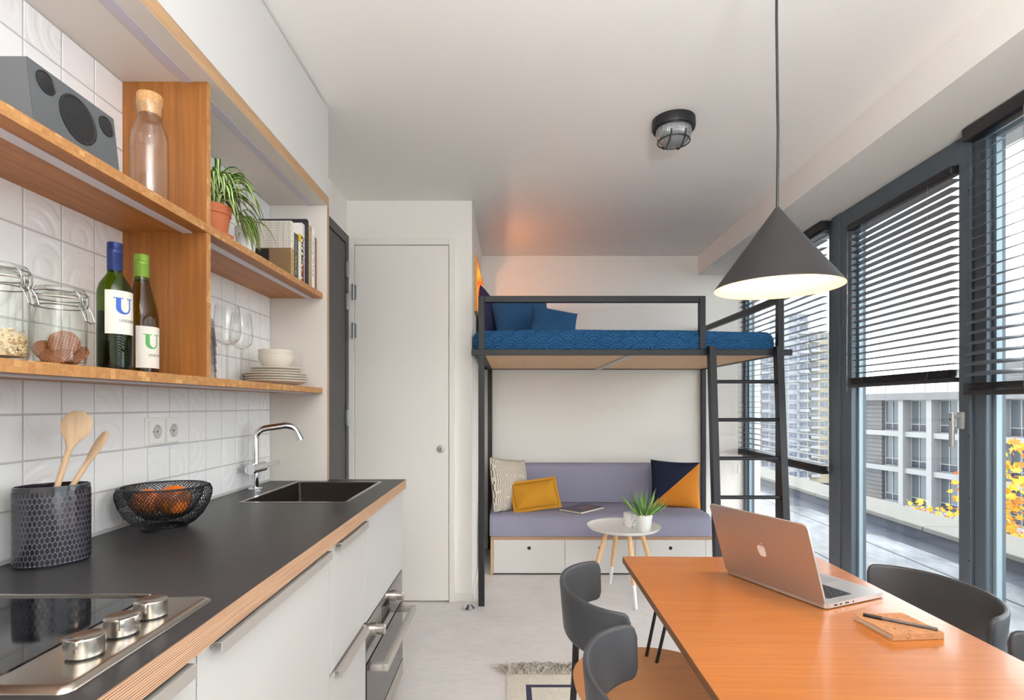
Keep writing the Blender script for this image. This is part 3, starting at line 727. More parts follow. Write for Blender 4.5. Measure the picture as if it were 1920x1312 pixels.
# books: (label, y0, y1, spine x, depth, height, cover colours, spine spec)
def print_mat(name, base, ink, scale, lo=.52, thresh=None, vertical=True, band=None):
    """paper with rows of illegible small print; band = (z split, lower colour)"""
    m, t = newmat(name); v = t.coords(); x, y, z = t.sep(v)
    f = t.noise(t.coords(scale), 1.0, 1, .5)
    inkf = t.math('GREATER_THAN', f, lo)
    row = t.math('GREATER_THAN', t.math('SINE', t.math('MULTIPLY', z if not vertical else y, 2 * pi / thresh)), .1) if thresh else None
    fac = t.math('MULTIPLY', inkf, row) if row is not None else inkf
    bc = lin(base)
    if band: bc = t.mix(t.math('GREATER_THAN', z, band[0]), lin(band[1]), lin(base))
    t.bsdf(t.mix(fac, bc, lin(ink)), .5); return m
paper = plain('paper_edge', (226, 218, 200), .9, noise=(300, .08, (1, 200, 1)))
def book(label, y0, y1, xs, depth, h, cover, spine=None, name='book'):
    o = thing(name, label, 'book', ((xs - depth / 2), (y0 + y1) / 2, ZS2), group='books standing on the top shelf')
    b = MB(); z = ZS2 + .0005; c = .0018
    if y1 - y0 < .012: c = .001
    b.box(xs - depth, xs - c, y0 + .0003, y0 + c, z, z + h); b.box(xs - depth, xs - c, y1 - c, y1 - .0003, z, z + h)
    part(o, 'cover', b, cover, smooth=None)
    part(o, 'spine', MB().box(xs - c, xs, y0 + .0003, y1 - .0003, z, z + h, .0006, 1), spine or cover)
    part(o, 'pages', MB().box(xs - depth + .004, xs - c, y0 + c, y1 - c, z + .003, z + h - .003), paper)
    return o
XB = -.835
bk1 = print_mat('book_back_print', (220, 212, 200), (112, 105, 100), (900, 40, 2), .42, .0052, False, (.116, (140, 104, 52)))
bk = book('thick cream and brown book with printed back cover', 2.082, 2.111, XB, .152, .219, bk1, print_mat('book_spine_cream', (232, 226, 216), (190, 180, 160), (30, 200, 130), .6, None, True, (.116, (176, 142, 84))))
part(bk, 'cover_picture', MB().box(XB - .148, XB - .085, 2.0815, 2.0822, ZS2 + .02, ZS2 + .112), plain('dark_photo_print', (24, 21, 20), .5, noise=(40, .9)))
dkg = plain('book_dark_grey', (70, 74, 74), .5)
bk = book('dark grey book with yellow spine print beside the cream book', 2.1115, 2.164, XB - .004, .135, .187, dkg)
part(bk, 'spine_print', MB().box(XB - .004, XB - .0036, 2.134, 2.143, ZS2 + .025, ZS2 + .11), print_mat('yellow_print', (224, 200, 48), (70, 74, 74), (1, 60, 190), .5))
part(bk, 'spine_print', MB().box(XB - .004, XB - .0036, 2.134, 2.143, ZS2 + .115, ZS2 + .165), print_mat('grey_print', (190, 192, 190), (70, 74, 74), (1, 60, 190), .5))
book('slim white book, shortest of the upright row', 2.1645, 2.187, XB - .002, .11, .166, plain('book_white', (228, 226, 222), .5))
book('bright yellow book standing beside the short white one', 2.1875, 2.2035, XB - .006, .13, .201, plain('book_yellow', (226, 188, 20), .5))
zig = print_mat('zigzag_print', (236, 232, 228), (26, 24, 26), (1, 130, 90), .47)
bk = book('black and white zigzag book with a red lower spine', 2.204, 2.222, XB - .003, .13, .197, zig)
part(bk, 'spine_print', MB().box(XB - .003, XB - .0026, 2.2055, 2.2205, ZS2 + .015, ZS2 + .085), print_mat('red_print', (206, 60, 74), (30, 26, 28), (1, 120, 160), .5))
book('tall white book in front of the black album', 2.2225, 2.252, XB - .012, .16, .258, plain('book_white_tall', (232, 226, 220), .45))
book('tallest black album in the book row', 2.2525, 2.2745, XB - .004, .20, .284, plain('album_black', (44, 40, 44), .5))
book('beige patterned book right of the black album', 2.275, 2.302, XB, .16, .265, plain('book_beige', (182, 158, 126), .6, noise=(160, .4)))
bk = book('white book with blue spine lettering near the end panel', 2.3025, 2.334, XB, .16, .268, plain('book_white_b', (236, 234, 230), .5))
part(bk, 'spine_print', MB().box(XB, XB + .0004, 2.310, 2.324, ZS2 + .06, ZS2 + .235), print_mat('blue_print', (92, 158, 206), (236, 234, 230), (1, 90, 110), .5))
book('thin brown book at the end of the row', 2.3345, 2.364, XB - .002, .14, .236, plain('book_brown', (150, 98, 64), .55))
# ---- lower shelf: jars
wire = plain('clip_wire', (150, 150, 150), .32, .9)
def clip_jar(label, x, y, r, h, az):
    j = thing('clip_top_jar', label, 'jar', (x, y, ZS1), group='clip-top glass jars')
    c = (x, y, ZS1)
    hb_ = h * .80
    part(j, 'body', MB().lathe([(0, .004), (r * .8, .003), (r * .95, .010), (r, .028), (r, hb_ - .03), (r * .95, hb_ - .012), (r * .88, hb_ - .004), (r * .88, hb_), (r * .93, hb_ + .003), (r * .93, hb_ + .008), (r * .85, hb_ + .009), (r * .83, hb_ - .005), (r * .94, hb_ - .03), (r * .955, .03), (r * .9, .012), (0, .008)], c, 44), jar_glass)
    part(j, 'lid', MB().lathe([(r * .84, hb_ + .0115), (r * .95, hb_ + .0115), (r * .97, hb_ + .016), (r * .96, h - .008), (r * .90, h - .002), (r * .55, h - .001), (r * .5, h - .006), (0, h - .006), (0, h - .01), (r * .6, h - .012), (r * .84, hb_ + .0115)], c, 44), jar_glass)
    part(j, 'gasket', MB().lathe([(r * .86, hb_ + .009), (r * .96, hb_ + .009), (r * .96, hb_ + .0113), (r * .86, hb_ + .0113)], c, 44), plain('rubber_gasket', (196, 190, 176), .6))
    rg = lambda q, z: MB().tube([(x + q * cos(2 * pi * k / 40), y + q * sin(2 * pi * k / 40), ZS1 + z) for k in range(40)], .0014, 6, True)
    part(j, 'wire_band', rg(r * .90, hb_ - .006), wire); part(j, 'wire_band', rg(r * .985, h - .012), wire)
    d = Vector((cos(az), sin(az), 0)); s = Vector((-sin(az), cos(az), 0)); o = Vector(c)
    P = lambda out, si, z: o + d * (r + out) + s * si + Vector((0, 0, z))
    cl = MB()
    for q in (-1, 1):
        cl.tube([P(-.004, q * .014, h - .010), P(.003, q * .013, h - .016), P(.005, q * .012, hb_ + .002), P(.002, q * .010, hb_ - .008), P(.005, q * .007, hb_ - .002), P(.004, q * .006, hb_ + .012)], .0013, 6)
    pts = [P(.001, -.012, hb_ - .004), P(.010, -.013, hb_ - .018), P(.016, -.012, hb_ - .036), P(.017, 0, hb_ - .040), P(.016, .012, hb_ - .036), P(.010, .013, hb_ - .018), P(.001, .012, hb_ - .004)]
    cl.tube(pts, .0014, 6)
    part(j, 'clasp', cl, wire)
    return j
J1 = (-.918, .974, .0465, .178); J2 = (-.915, 1.108, .0445, .163)
clip_jar('clip-top glass jar of muesli, cut by the photo edge', *J1, radians(5))
clip_jar('clip-top glass jar of syrup waffles beside the wine', *J2, radians(2))
oat = [plain('oat_flake', (226, 202, 160), .8), plain('oat_flake_dark', (186, 146, 96), .8), plain('raisin', (62, 42, 40), .7)]
mu = MB(); rr = random.Random(3)
mu.lathe([(0, .010), (J1[2] * .84, .0125), (J1[2] * .90, .03), (J1[2] * .88, .048), (J1[2] * .6, .056), (0, .058)], (J1[0], J1[1], ZS1), 24)
for k in range(900):
    a = rr.uniform(0, 2 * pi); z = rr.uniform(.014, .056); q = J1[2] * (.905 if z < .048 else rr.uniform(.2, .88))
    c = Vector((J1[0] + q * cos(a), J1[1] + q * sin(a), ZS1 + z + (.006 if z >= .048 else 0)))
    n_ = Vector((cos(a) + rr.uniform(-.5, .5), sin(a) + rr.uniform(-.5, .5), rr.uniform(-.4, .6))).normalized(); u = n_.orthogonal().normalized(); w = n_.cross(u)
    e_ = rr.uniform(.0018, .0032); mu.mi = rr.choices((0, 1, 2), (7, 4, .4))[0]
    ring_ = [c + (u * cos(q2) * e_ + w * sin(q2) * e_ * .75) for q2 in (0, 1.05, 2.1, 3.14, 4.19, 5.24)]
    mu.poly(ring_)
so_ = solo('muesli', 'oat muesli filling the bottom of the cut-off jar', 'muesli', mu, oat, kind='stuff')
wafm, t = newmat('syrup_waffle'); v = t.coords(); x, y, z = t.sep(v)
gx = t.math('GREATER_THAN', t.math('FRACT', t.math('MULTIPLY', x, 190)), .72); gy = t.math('GREATER_THAN', t.math('FRACT', t.math('MULTIPLY', y, 190)), .72)
t.bsdf(t.mix(t.math('MAXIMUM', gx, gy), lin((104, 54, 26)), lin((168, 104, 60))), .55)
def waffle(label, c, rot):
    from mathutils import Euler
    b = MB().lathe([(0, -.0035), (.024, -.0035), (.0265, -.002), (.0265, .002), (.024, .0035), (0, .0035)], n=28)
    me = mesh_of(b, 'syrup_waffle', wafm); o = link('syrup_waffle', me); o.location = c; o.rotation_euler = rot
    tag(o, label, 'cookie', 'syrup waffles in the jar')
jx, jy = J2[0], J2[1]
waffle('syrup waffle leaning upright at the back of the jar', (jx + .004, jy + .006, ZS1 + .052), (radians(72), radians(12), radians(40)))
waffle('syrup waffle lying in front at the jar bottom', (jx + .006, jy - .017, ZS1 + .0235), (radians(40), radians(10), radians(15)))
waffle('syrup waffle lying flat under the others in the jar', (jx - .002, jy + .008, ZS1 + .0125), (0.02, .02, 0))
waffle('syrup waffle tilted at the right of the jar', (jx + .017, jy + .016, ZS1 + .027), (radians(38), radians(30), radians(-35)))
waffle('striped edge-on syrup waffle at the left of the jar', (jx - .017, jy - .008, ZS1 + .033), (radians(55), radians(-20), radians(80)))
# wine bottles
lab = plain('label_paper', (222, 216, 205), .7)
def bottle(label, x, y, prof, h, glassm, capm, cap, capname, inkc, lz, lw, az, lr, wine):
    o = thing('wine_bottle', label, 'bottle', (x, y, ZS1), group='wine bottles on the lower shelf')
    c = (x, y, ZS1)
    part(o, 'glass', MB().lathe(prof, c, 44), glassm)
    if wine: part(o, 'wine', MB().lathe(wine, c, 36), plain('red_wine' if 'blue' in label else 'white_wine', (16, 12, 18) if 'blue' in label else (120, 108, 40), .2))
    part(o, 'screw_cap', MB().lathe(cap, c, 36), capm)
    z0, z1 = lz; R = lr + .0005
    cyl_ = lambda s, z, rr=0: Vector((x + (R + rr) * cos(az + s / R), y + (R + rr) * sin(az + s / R), ZS1 + z))
    lb = part(o, 'paper_label', MB().grid(lambda u, v: cyl_((u - .5) * lw, z0 + (z1 - z0) * v), 24, 2), lab)
    H = z1 - z0
    # letter U with slab serifs, then the maker's name below it
    def shape(pts): 
        return MB().poly([cyl_(a, b_, .0004) for a, b_ in pts])
    uw, uh = .030, .034; ub = z0 + H * .46; um = .0095; uo = -.002
    mb = MB()
    def quadstrip(a, b_):
        for i in range(len(a) - 1): mb.poly([cyl_(*a[i], .0004), cyl_(*b_[i], .0004), cyl_(*b_[i + 1], .0004), cyl_(*a[i + 1], .0004)])
    outer = [(uo - uw / 2, ub + uh)] + [(uo - uw / 2 * cos(q), ub + uw * .46 * (1 - sin(q))) for q in [k * pi / 16 for k in range(17)]] + [(uo + uw / 2, ub + uh)]
    inn = [(uo - uw / 2 + um, ub + uh)] + [(uo + (um - .003) / 2 - (uw - um - .003) / 2 * cos(q), ub + .004 + uw * .40 * (1 - sin(q))) for q in [k * pi / 16 for k in range(17)]] + [(uo + uw / 2 - .003, ub + uh)]
    quadstrip(outer, inn)
    for s0, s1 in ((uo - uw / 2 - .005, uo - uw / 2 + um + .005), (uo + uw / 2 - .009, uo + uw / 2 + .005)):
        for k in range(4):
            a0, a1 = s0 + (s1 - s0) * k / 4, s0 + (s1 - s0) * (k + 1) / 4
            mb.poly([cyl_(a0, ub + uh, .0004), cyl_(a1, ub + uh, .0004), cyl_(a1, ub + uh + .002, .0004), cyl_(a0, ub + uh + .002, .0004)])
    part(lb, 'letter_print', mb, inkc, smooth=None)
    vs_, fs = text_mesh('UNDURRAGA', .0092); xm = max(v.x for v in vs_)
    tb = MB(); V = [tb.bm.verts.new(cyl_(uo - .009 + v.x * .95, z0 + H * .28 + v.y, .0004)) for v in vs_]
    for f in fs: tb._f([V[i] for i in f])
    part(lb, 'name_print', tb, plain('label_ink', (70, 66, 66), .7), smooth=None)
capb = plain('cap_blue', (36, 52, 108), .3, .3); capg = plain('cap_green', (124, 160, 56), .35, .2)
S1 = lambda pf, a_, c_: [(r * a_, z * c_) for r, z in pf]
b1 = S1([(0, .016), (.02, .008), (.032, .001), (.0355, .003), (.0370, .012), (.0370, .188), (.0362, .205), (.0320, .222), (.0225, .238), (.0165, .248), (.0148, .262), (.0145, .300), (.0145, .322), (0, .322)], .905, .881)
c1 = S1([(.0152, .256), (.0160, .258), (.0160, .300), (.0166, .301), (.0166, .303), (.0160, .304), (.0160, .309), (.0166, .310), (.0160, .311), (.0160, .325), (.0150, .3275), (0, .3275)], .93, .881)
bottle('dark green wine bottle with blue cap and blue U label', -.887, 1.223, b1, .2885, bottle_green, capb, c1, 'cap', plain('ink_blue', (52, 96, 186), .6), (.082, .178), .076, radians(-22), .0335, S1([(0, .018), (.030, .012), (.0352, .016), (.0352, .150), (0, .150)], .9, .881))
b2 = S1([(0, .016), (.02, .008), (.031, .001), (.0345, .003), (.0355, .012), (.0355, .115), (.0350, .135), (.0325, .155), (.0270, .180), (.0205, .205), (.0165, .225), (.0148, .245), (.0145, .280), (0, .280)], 1.03, 1.038)
c2 = S1([(.0150, .226), (.0158, .228), (.0158, .262), (.0164, .263), (.0158, .265), (.0158, .270), (.0164, .271), (.0158, .272), (.0158, .285), (.0148, .2872), (0, .2872)], 1.03, 1.038)
bottle('slim olive wine bottle with lime cap and green U label', -.915, 1.354, b2, .298, bottle_olive, capg, c2, 'cap', plain('ink_green', (86, 164, 92), .6), (.016, .118), .074, radians(-18), .0366, None)
# tumblers stacked upside down
def tumbler(z, k):
    o = solo('tumbler', 'clear %s tumbler in the upside-down stack behind the divider' % ('lowest', 'second', 'third', 'fourth', 'topmost')[k], 'glass',
             MB().lathe([(.0335, z), (.0345, z), (.0285, z + .058), (.0265, z + .082), (.024, z + .084), (0, z + .084), (0, z + .079), (.0235, z + .078), (.0272, z + .056), (.0335, z)], (-.938, 1.672, ZS1), 32), stem_glass, group='stacked tumblers')
for k in range(5): tumbler(.0005 + k * .0265, k)
def wineglass(label, x, y, r, h):
    o = thing('wine_glass', label, 'glass', (x, y, ZS1), group='stemmed wine glasses'); c = (x, y, ZS1)
    hs = h * .46
    part(o, 'foot', MB().lathe([(0, 0), (r * .86, 0), (r * .86, .0015), (r * .4, .004), (.0045, .010), (0, .010)], c, 36), stem_glass)
    part(o, 'stem', MB().lathe([(.0045, .0095), (.0036, .03), (.0036, hs - .015), (.0050, hs)], c, 16), stem_glass)
    part(o, 'bowl', MB().lathe([(0, hs), (.006, hs), (r * .55, hs + .012), (r * .88, hs + h * .10), (r, hs + h * .20), (r * .97, hs + h * .30), (r * .84, h - .006), (r * .78, h), (r * .765, h), (r * .83, h - .006), (r * .955, hs + h * .30), (r * .985, hs + h * .20), (r * .86, hs + h * .105), (r * .5, hs + .0145), (0, hs + .004)], c, 40), glassware)
wineglass('larger stemmed wine glass beside the tumbler stack', -.919, 1.772, .0425, .249)
wineglass('slightly smaller stemmed wine glass nearest the plates', -.936, 1.900, .037, .246)
stone = plain('stoneware', (214, 205, 190), .45)
px_, py_ = -.923, 2.15
z = ZS1 + .0005
for k in range(4):
    solo('dinner_plate', '%s large cream plate of the stack on the lower shelf' % ('lowest', 'second', 'third', 'top')[k], 'plate',
         MB().lathe([(0, z), (.062, z), (.066, z + .002), (.106, z + .012), (.1155, z + .0185), (.1150, z + .0205), (.104, z + .0165), (.064, z + .0062), (0, z + .006)], (px_, py_, 0), 48), stone, group='stacked dinner plates'); z += .0098
for k in range(2):
    z += .003
    solo('side_plate', '%s small cream plate between dinner plates and bowls' % ('lower', 'upper')[k], 'plate',
         MB().lathe([(0, z), (.055, z), (.058, z + .002), (.086, z + .011), (.0945, z + .0165), (.0940, z + .0185), (.084, z + .0145), (.056, z + .0062), (0, z + .006)], (px_, py_ + .003, 0), 48), stone, group='stacked side plates'); z += .0078
for k in range(2):
    solo('cereal_bowl', '%s cream bowl on top of the plate stack' % ('lower', 'upper')[k], 'bowl',
         MB().lathe([(0, z), (.040, z), (.043, z + .002), (.056, z + .020), (.0655, z + .046), (.067, z + .060), (.0655, z + .061), (.063, z + .048), (.053, z + .022), (.040, z + .008), (0, z + .006)], (px_ + .002, py_, 0), 44), stone, group='stacked cereal bowls'); z += .020
# ------------------------------------------------------------------ loft bed
BF, BB = 3.383, 3.421          # depth of the front rail
ZR0, ZR1 = 1.563, 1.600
bed = thing('loft_bed', 'black steel loft bed frame over the sofa', 'bed', (.76, 4.06, 0))
def bar(name, x0, x1, y0, y1, z0, z1, m=black_metal): return part(bed, name, MB().box(x0, x1, y0, y1, z0, z1, .002, 1), m)
bar('rail', -.236, 1.762, BF, BB, ZR0, ZR1)
bar('rail', -.236, 1.71, 4.725, 4.763, ZR0, ZR1)
bar('rail', -.193, -.155, BB, 4.725, ZR0, ZR1); bar('rail', 1.672, 1.71, BB, 4.725, ZR0, ZR1)
bar('post', -.193, -.155, BF, BB, 0, ZR0); bar('post', 1.672, 1.71, BF, BB, 0, ZR0)
bar('post', -.187, -.149, 4.725, 4.763, 0, ZR0); bar('post', 1.672, 1.71, 4.725, 4.763, 0, ZR0)
bar('guard_post', -.193, -.155, BF, BB, ZR1, 1.932); bar('guard_post', 1.184, 1.222, BF, BB, ZR1, 1.932); bar('guard_post', 1.672, 1.71, BF, BB, ZR1, 1.932)
bar('guard_rail', -.155, 1.184, BF, BB, 1.893, 1.932); bar('guard_rail', 1.672, 1.71, BB, 4.763, 1.893, 1.932); bar('guard_post', 1.672, 1.71, 4.725, 4.763, ZR1, 1.893)
part(bed, 'base_board', MB().box(-.153, .752, BB + .002, 4.723, 1.568, 1.586), ply_face); part(bed, 'base_board', MB().box(.790, 1.670, BB + .002, 4.723, 1.568, 1.586), ply_face)
bar('joint_strip', .745, .797, BB + .002, 4.723, 1.561, 1.5675, alu)
# quilted mattress: scallop relief in the front and top
blue = plain('quilt_blue', (44, 94, 138), .85, spec=.2, noise=(9, .10))
Rq = .074
def scallop(u, v):
    for k in range(int(v / (Rq * .5)) - 3, int(v / (Rq * .5)) + 2):
        cv = k * Rq * .5; off = Rq if k % 2 else 0
        cu = round((u - off) / (2 * Rq)) * 2 * Rq + off
        d = sqrt((u - cu) ** 2 + (v - cv) ** 2)
        if d < Rq and v >= cv - Rq * 2:
            f = (d / Rq * 4) % 1.0
            return .0110 * (1 - abs(2 * f - 1) ** 2.2) 
    return 0
mx0, mx1, my0, my1, mz0, mz1 = -.228, 1.665, BB - .018, 4.715, 1.6015, 1.712
def mat_prof(t):
    """walk round the front edge: bottom front -> top -> back over the top; returns y, z, normal y, normal z"""
    r = .045; hh = mz1 - mz0 - r; a = r * pi / 2; s = t
    if s < hh: return my0, mz0 + s, -1, 0
    s -= hh
    if s < a:
        q = s / r; return my0 + r * (1 - cos(q)), mz0 + hh + r * sin(q), -cos(q), sin(q)
    s -= a; return my0 + r + s, mz1, 0, 1
tot = (mz1 - mz0 - .045) + .045 * pi / 2 + .09
qb = MB(); NU, NV = 900, 96
def qf(u, v):
    x = mx0 + (mx1 - mx0) * u; s = tot * v; y, z, ny, nz = mat_prof(s)
    e = min(u, 1 - u) * (mx1 - mx0); sag = .05 * (max(0, 1 - e / .05)) ** 2
    h = scallop(x + .01 * sin(7 * x), s) + .004 * sin(5 * x) * sin(3 * x + 1)
    if z > mz0 + .06: z += .006 * sin(2.2 * x + .6)
    return Vector((x, y + ny * h + sag * .6, z + nz * h - sag * .5 * (z - mz0) / (mz1 - mz0)))
qb.grid(qf, NU, NV)
mt = solo('mattress', 'mattress in a blue scallop-quilted bedspread on the loft bed', 'mattress', qb, blue, smooth=3.2)
part(mt, 'mattress_core', MB().box(mx0 + .012, mx1 - .012, my0 + .05, my1, mz0, mz1 - .008, .03, 3), blue)
# ladder leaning on the bed
lad = thing('ladder', 'black steel ladder leaning against the loft bed', 'ladder', (1.454, 3.237, 0))
ly = lambda z: 3.237 + .076 * z
for x in (1.248, 1.660):
    b = MB(); q = [(x - .020, -.026), (x + .020, -.026), (x + .020, .026), (x - .020, .026)]
    b.loft([[(a, ly(zz) + d, zz) for a, d in q] for zz in (0, 1.614)]); part(lad, 'stile', b, black_metal)
for k in range(6):
    z = 1.396 - k * .2337
    part(lad, 'rung', MB().cyl((1.268, ly(z), z), (1.640, ly(z), z), .0115, n=14), black_metal)
# ------------------------------------------------------------------ sofa with drawers
gm = plain('sofa_fabric', (152, 150, 170), .9, spec=.15, bump=(600, .15, .001), noise=(5, .05))
sf = thing('sofa', 'lavender grey sofa bench with three white drawers under the loft bed', 'sofa', (.68, 4.3, 0))
X0, X1, YS = -.138, 1.500, 4.030
part(sf, 'base_box', MB().box(X0 + .001, X1, YS + .002, YF - .01, .004, .258), gapm)
part(sf, 'side_panel', MB().box(X0, X0 + .0175, YS - .012, YF - .01, .003, .258, mats={'ny': 1}), [lam_white, ply_face], smooth=None)
part(sf, 'top_board', MB().box(X0, X1, YS - .014, YF - .01, .2585, .279, mats={'ny': 1}), [ply_face, ply_z], smooth=None)
part(sf, 'filler_panel', MB().box(1.452, 1.500, YS - .012, YS + .002, .010, .257), lam_white)
drw = []
for a, b_ in ((-.117, .4085), (.4115, .929), (.932, 1.449)):
    cx_ = (a + b_) / 2; hz_ = .197 ; hr = .0135
    pb = MB(); n = 40
    # front with a round finger hole: outer rectangle stitched to the circle
    out = []; inn = []
    for k in range(n):
        q = 2 * pi * k / n; inn.append((cx_ + hr * cos(q), hz_ + hr * sin(q)))
        dx, dz = cos(q), sin(q); hx = (b_ - a) / 2; z1_, z0_ = .257 - hz_, hz_ - .012
        tt = min(hx / abs(dx) if abs(dx) > 1e-9 else 9, (z1_ / dz if dz > 1e-9 else 9), (z0_ / -dz if dz < -1e-9 else 9)); out.append((cx_ + dx * tt, hz_ + dz * tt))
    cors = [(b_, .257), (a, .257), (a, .012), (b_, .012)]
    for c in cors:
        k = min(range(n), key=lambda i: (out[i][0] - c[0]) ** 2 + (out[i][1] - c[1]) ** 2); out[k] = c
    L = lambda pts, y: [(x, y, z_) for x, z_ in pts]
    pb.loft([L(inn, YS + .001), L(inn, YS - .012), L(out, YS - .012), L(out, YS + .001)], cap=False, closed=True)
    d_ = part(sf, 'drawer', pb, lam_white, smooth=None)
    part(d_, 'finger_hole', MB().lathe([(hr, 0), (hr - .0012, .0004), (hr - .0012, -.012), (0, -.012)], M=Matrix.Translation((cx_, YS - .0122, hz_)) @ Matrix.Rotation(pi / 2, 4, 'X'), n=28), [black_plastic])
    part(d_, 'hole_edge', MB().lathe([(hr, -.0005), (hr + .0012, -.0002), (hr, .0004), (hr - .0006, .0002)], M=Matrix.Translation((cx_, YS - .0122, hz_)) @ Matrix.Rotation(pi / 2, 4, 'X'), n=28), ply_face)
part(sf, 'plinth', MB().box(X0 + .02, X1 - .01, YS - .004, YS + .0015, .0, .011), black_plastic)
sc_ = MB(); prof = [(YS - .010, .281), (YS - .014, .30), (YS - .008, .395), (YS + .01, .422), (YS + .05, .436), (4.55, .437), (4.56, .30), (4.56, .281)]
def secs(pf, xs):
    lps = []
    for x, sh_ in xs:
        cy0 = sum(p[0] for p in pf) / len(pf); cz0 = sum(p[1] for p in pf) / len(pf)
        lps.append([(x, cy0 + (p[0] - cy0) * sh_, cz0 + (p[1] - cz0) * sh_) for p in pf])
    return lps
sc_.loft(secs(prof, [(X0 - .004, .9), (X0 - .008, .955), (X0 + .002, .99), (X0 + .02, 1), (.7, 1), (X1 - .02, 1), (X1 - .004, .99), (X1, .95)]))
part(sf, 'seat_cushion', sc_, gm, smooth=1.2)
bp = [(4.553, .44), (4.556, .70), (4.57, .742), (4.60, .757), (4.70, .757), (4.755, .74), (4.758, .44)]
part(sf, 'backrest', MB().loft(secs(bp, [(X0 + .0, .94), (X0 + .012, .995), (X0 + .03, 1), (1.44, 1), (1.462, .995), (1.472, .95)])), gm, smooth=1.2)
# ------------------------------------------------------------------ cushions
def cushion_mesh(W, H, T, mat, flange=0, n=28, sag=.06, seed=0, extra=None):
    rr = random.Random(seed); ph = [rr.uniform(0, 6) for _ in range(4)]
    b = MB()
    def f(sgn):
        def g(u, v):
            a, c = 2 * u - 1, 2 * v - 1
            x = W / 2 * a * (1 - sag * (1 - c * c)); z = H / 2 * c * (1 - sag * (1 - a * a))
            fa = max(0, 1 - abs(a) ** 2.6); fc = max(0, 1 - abs(c) ** 2.6)
            th = T / 2 * (fa * fc) ** .55
            if flange:
                ea, ec = (1 - abs(a)) * W / 2, (1 - abs(c)) * H / 2; e = min(ea, ec)
                th = T / 2 * (max(0, min(1, (e - flange) / (min(W, H) / 2 - flange))) ** .5) + .002
            th += .004 * sin(4 * a + ph[0]) * sin(3 * c + ph[1]) * fa * fc
            return Vector((x, sgn * th, z))
        return g
    b.grid(f(-1), n, n); b.grid(f(1), n, n)
    bmesh.ops.remove_doubles(b.bm, verts=b.bm.verts[:], dist=.0006)
    return b
def cushion(name, label, W, H, T, mats, loc, rot, group='sofa cushions', cat='cushion', **kw):
    me = mesh_of(cushion_mesh(W, H, T, mats, **kw), name, mats, None, 3)
    o = link(name, me); o.location = loc; o.rotation_euler = rot; return tag(o, label, cat, group)
stm, t = newmat('striped_weave'); v = t.coords(); x, y, z = t.sep(v)
row = t.math('FLOOR', t.math('MULTIPLY', z, 19)); sh_ = t.math('MULTIPLY', t.math('FRACT', t.math('MULTIPLY', row, .43)), .6)
st = t.math('FRACT', t.math('ADD', t.math('MULTIPLY', x, 66), sh_)); ln = t.math('LESS_THAN', st, .26)
nz_ = t.math('GREATER_THAN', t.noise(t.coords((20, 1, 19)), 1.2, 1), .36)
t.bsdf(t.mix(t.math('MULTIPLY', ln, nz_), lin((216, 204, 190)), lin((74, 66, 66))), .9, 0, t.bump(st, .4, .003), .2)
cushion('striped_cushion', 'cream cushion with dark dashed stripes at the sofa end', .43, .43, .13, stm, (.005, 4.30, .620), (radians(-14), radians(8), radians(48)), seed=2)
must = plain('mustard_linen', (202, 142, 44), .9, spec=.2, bump=(400, .2, .001), noise=(6, .06))
mc = cushion('mustard_cushion', 'small mustard cushion with dark stitched border', .385, .250, .10, must, (.200, 4.225, .556), (radians(-24), radians(-6), radians(12)), flange=.022, sag=.03, seed=4)
stc = MB(); 
for s_ in (-1, 1):
    stc.tube([(s_ * .169, -.010, -.098), (s_ * .166, -.012, 0), (s_ * .169, -.010, .098)], .0012, 5); stc.tube([(-.169, -.010, s_ * .100), (0, -.0125, s_ * .097), (.169, -.010, s_ * .100)], .0012, 5)
so2 = link('stitching', mesh_of(stc, 'stitching', plain('stitching_brown', (94, 56, 24), .8)), mc)
tw, t = newmat('navy_orange_felt'); v = t.coords(); x, y, z = t.sep(v)
t.bsdf(t.mix(t.math('GREATER_THAN', t.math('MULTIPLY', x, .96), z), lin((38, 44, 66)), lin((212, 132, 50))), .92, 0, t.bump(t.noise(t.coords(), 500, 2), .15, .001), .15)
cushion('two_tone_cushion', 'cushion split diagonally into navy and orange', .395, .385, .13, tw, (1.342, 4.400, .613), (radians(-17), radians(3), radians(-6)), seed=7)
bcol = plain('pillow_blue', (50, 92, 136), .88, spec=.15, bump=(60, .6, .006, (1, 1, 1)))
wp = plain('pillow_navy', (54, 58, 92), .88, spec=.15)
cushion('bed_pillow', 'large blue quilted pillow upright at the bed head', .50, .36, .16, bcol, (.10, 4.05, 1.875), (radians(-20), radians(-2), radians(28)), group='pillows on the loft bed', cat='pillow', seed=9)
cushion('bed_pillow', 'smaller blue pillow leaning in front of the large one', .34, .27, .11, bcol, (.310, 3.82, 1.810), (radians(-22), radians(9), radians(8)), group='pillows on the loft bed', cat='pillow', seed=12)
cushion('bed_pillow', 'dark pillow behind, below the glowing niche', .42, .40, .13, wp, (-.150, 4.10, 1.900), (radians(-8), radians(10), radians(78)), group='pillows on the loft bed', cat='pillow', seed=15)
# magazine on the seat
mg = thing('magazine', 'grey magazine lying on the sofa seat', 'magazine', (.565, 4.25, .437), radians(-43))
part(mg, 'pages', MB().box(-.104, .104, -.152, .152, .001, .0135, .001, 1), paper, False)
cv = MB(); cv.box(-.106, .106, -.154, .154, .0135, .0150, .0005, 1); cv.box(-.106, .106, -.154, .154, 0, .001); cv.box(-.106, -.1045, -.154, .154, .0, .015)
m_, t = newmat('magazine_cover'); v = t.coords(); x, y, z = t.sep(v)
dd = t.math('SQRT', t.math('ADD', t.math('POWER', t.math('MULTIPLY', t.math('ADD', x, -.02), 1.3), 2), t.math('POWER', t.math('ADD', y, -.03), 2)))
t.bsdf(t.mix(t.math('LESS_THAN', dd, .075), lin((84, 84, 90)), lin((128, 96, 84))), .4)
part(mg, 'cover', cv, m_, False)
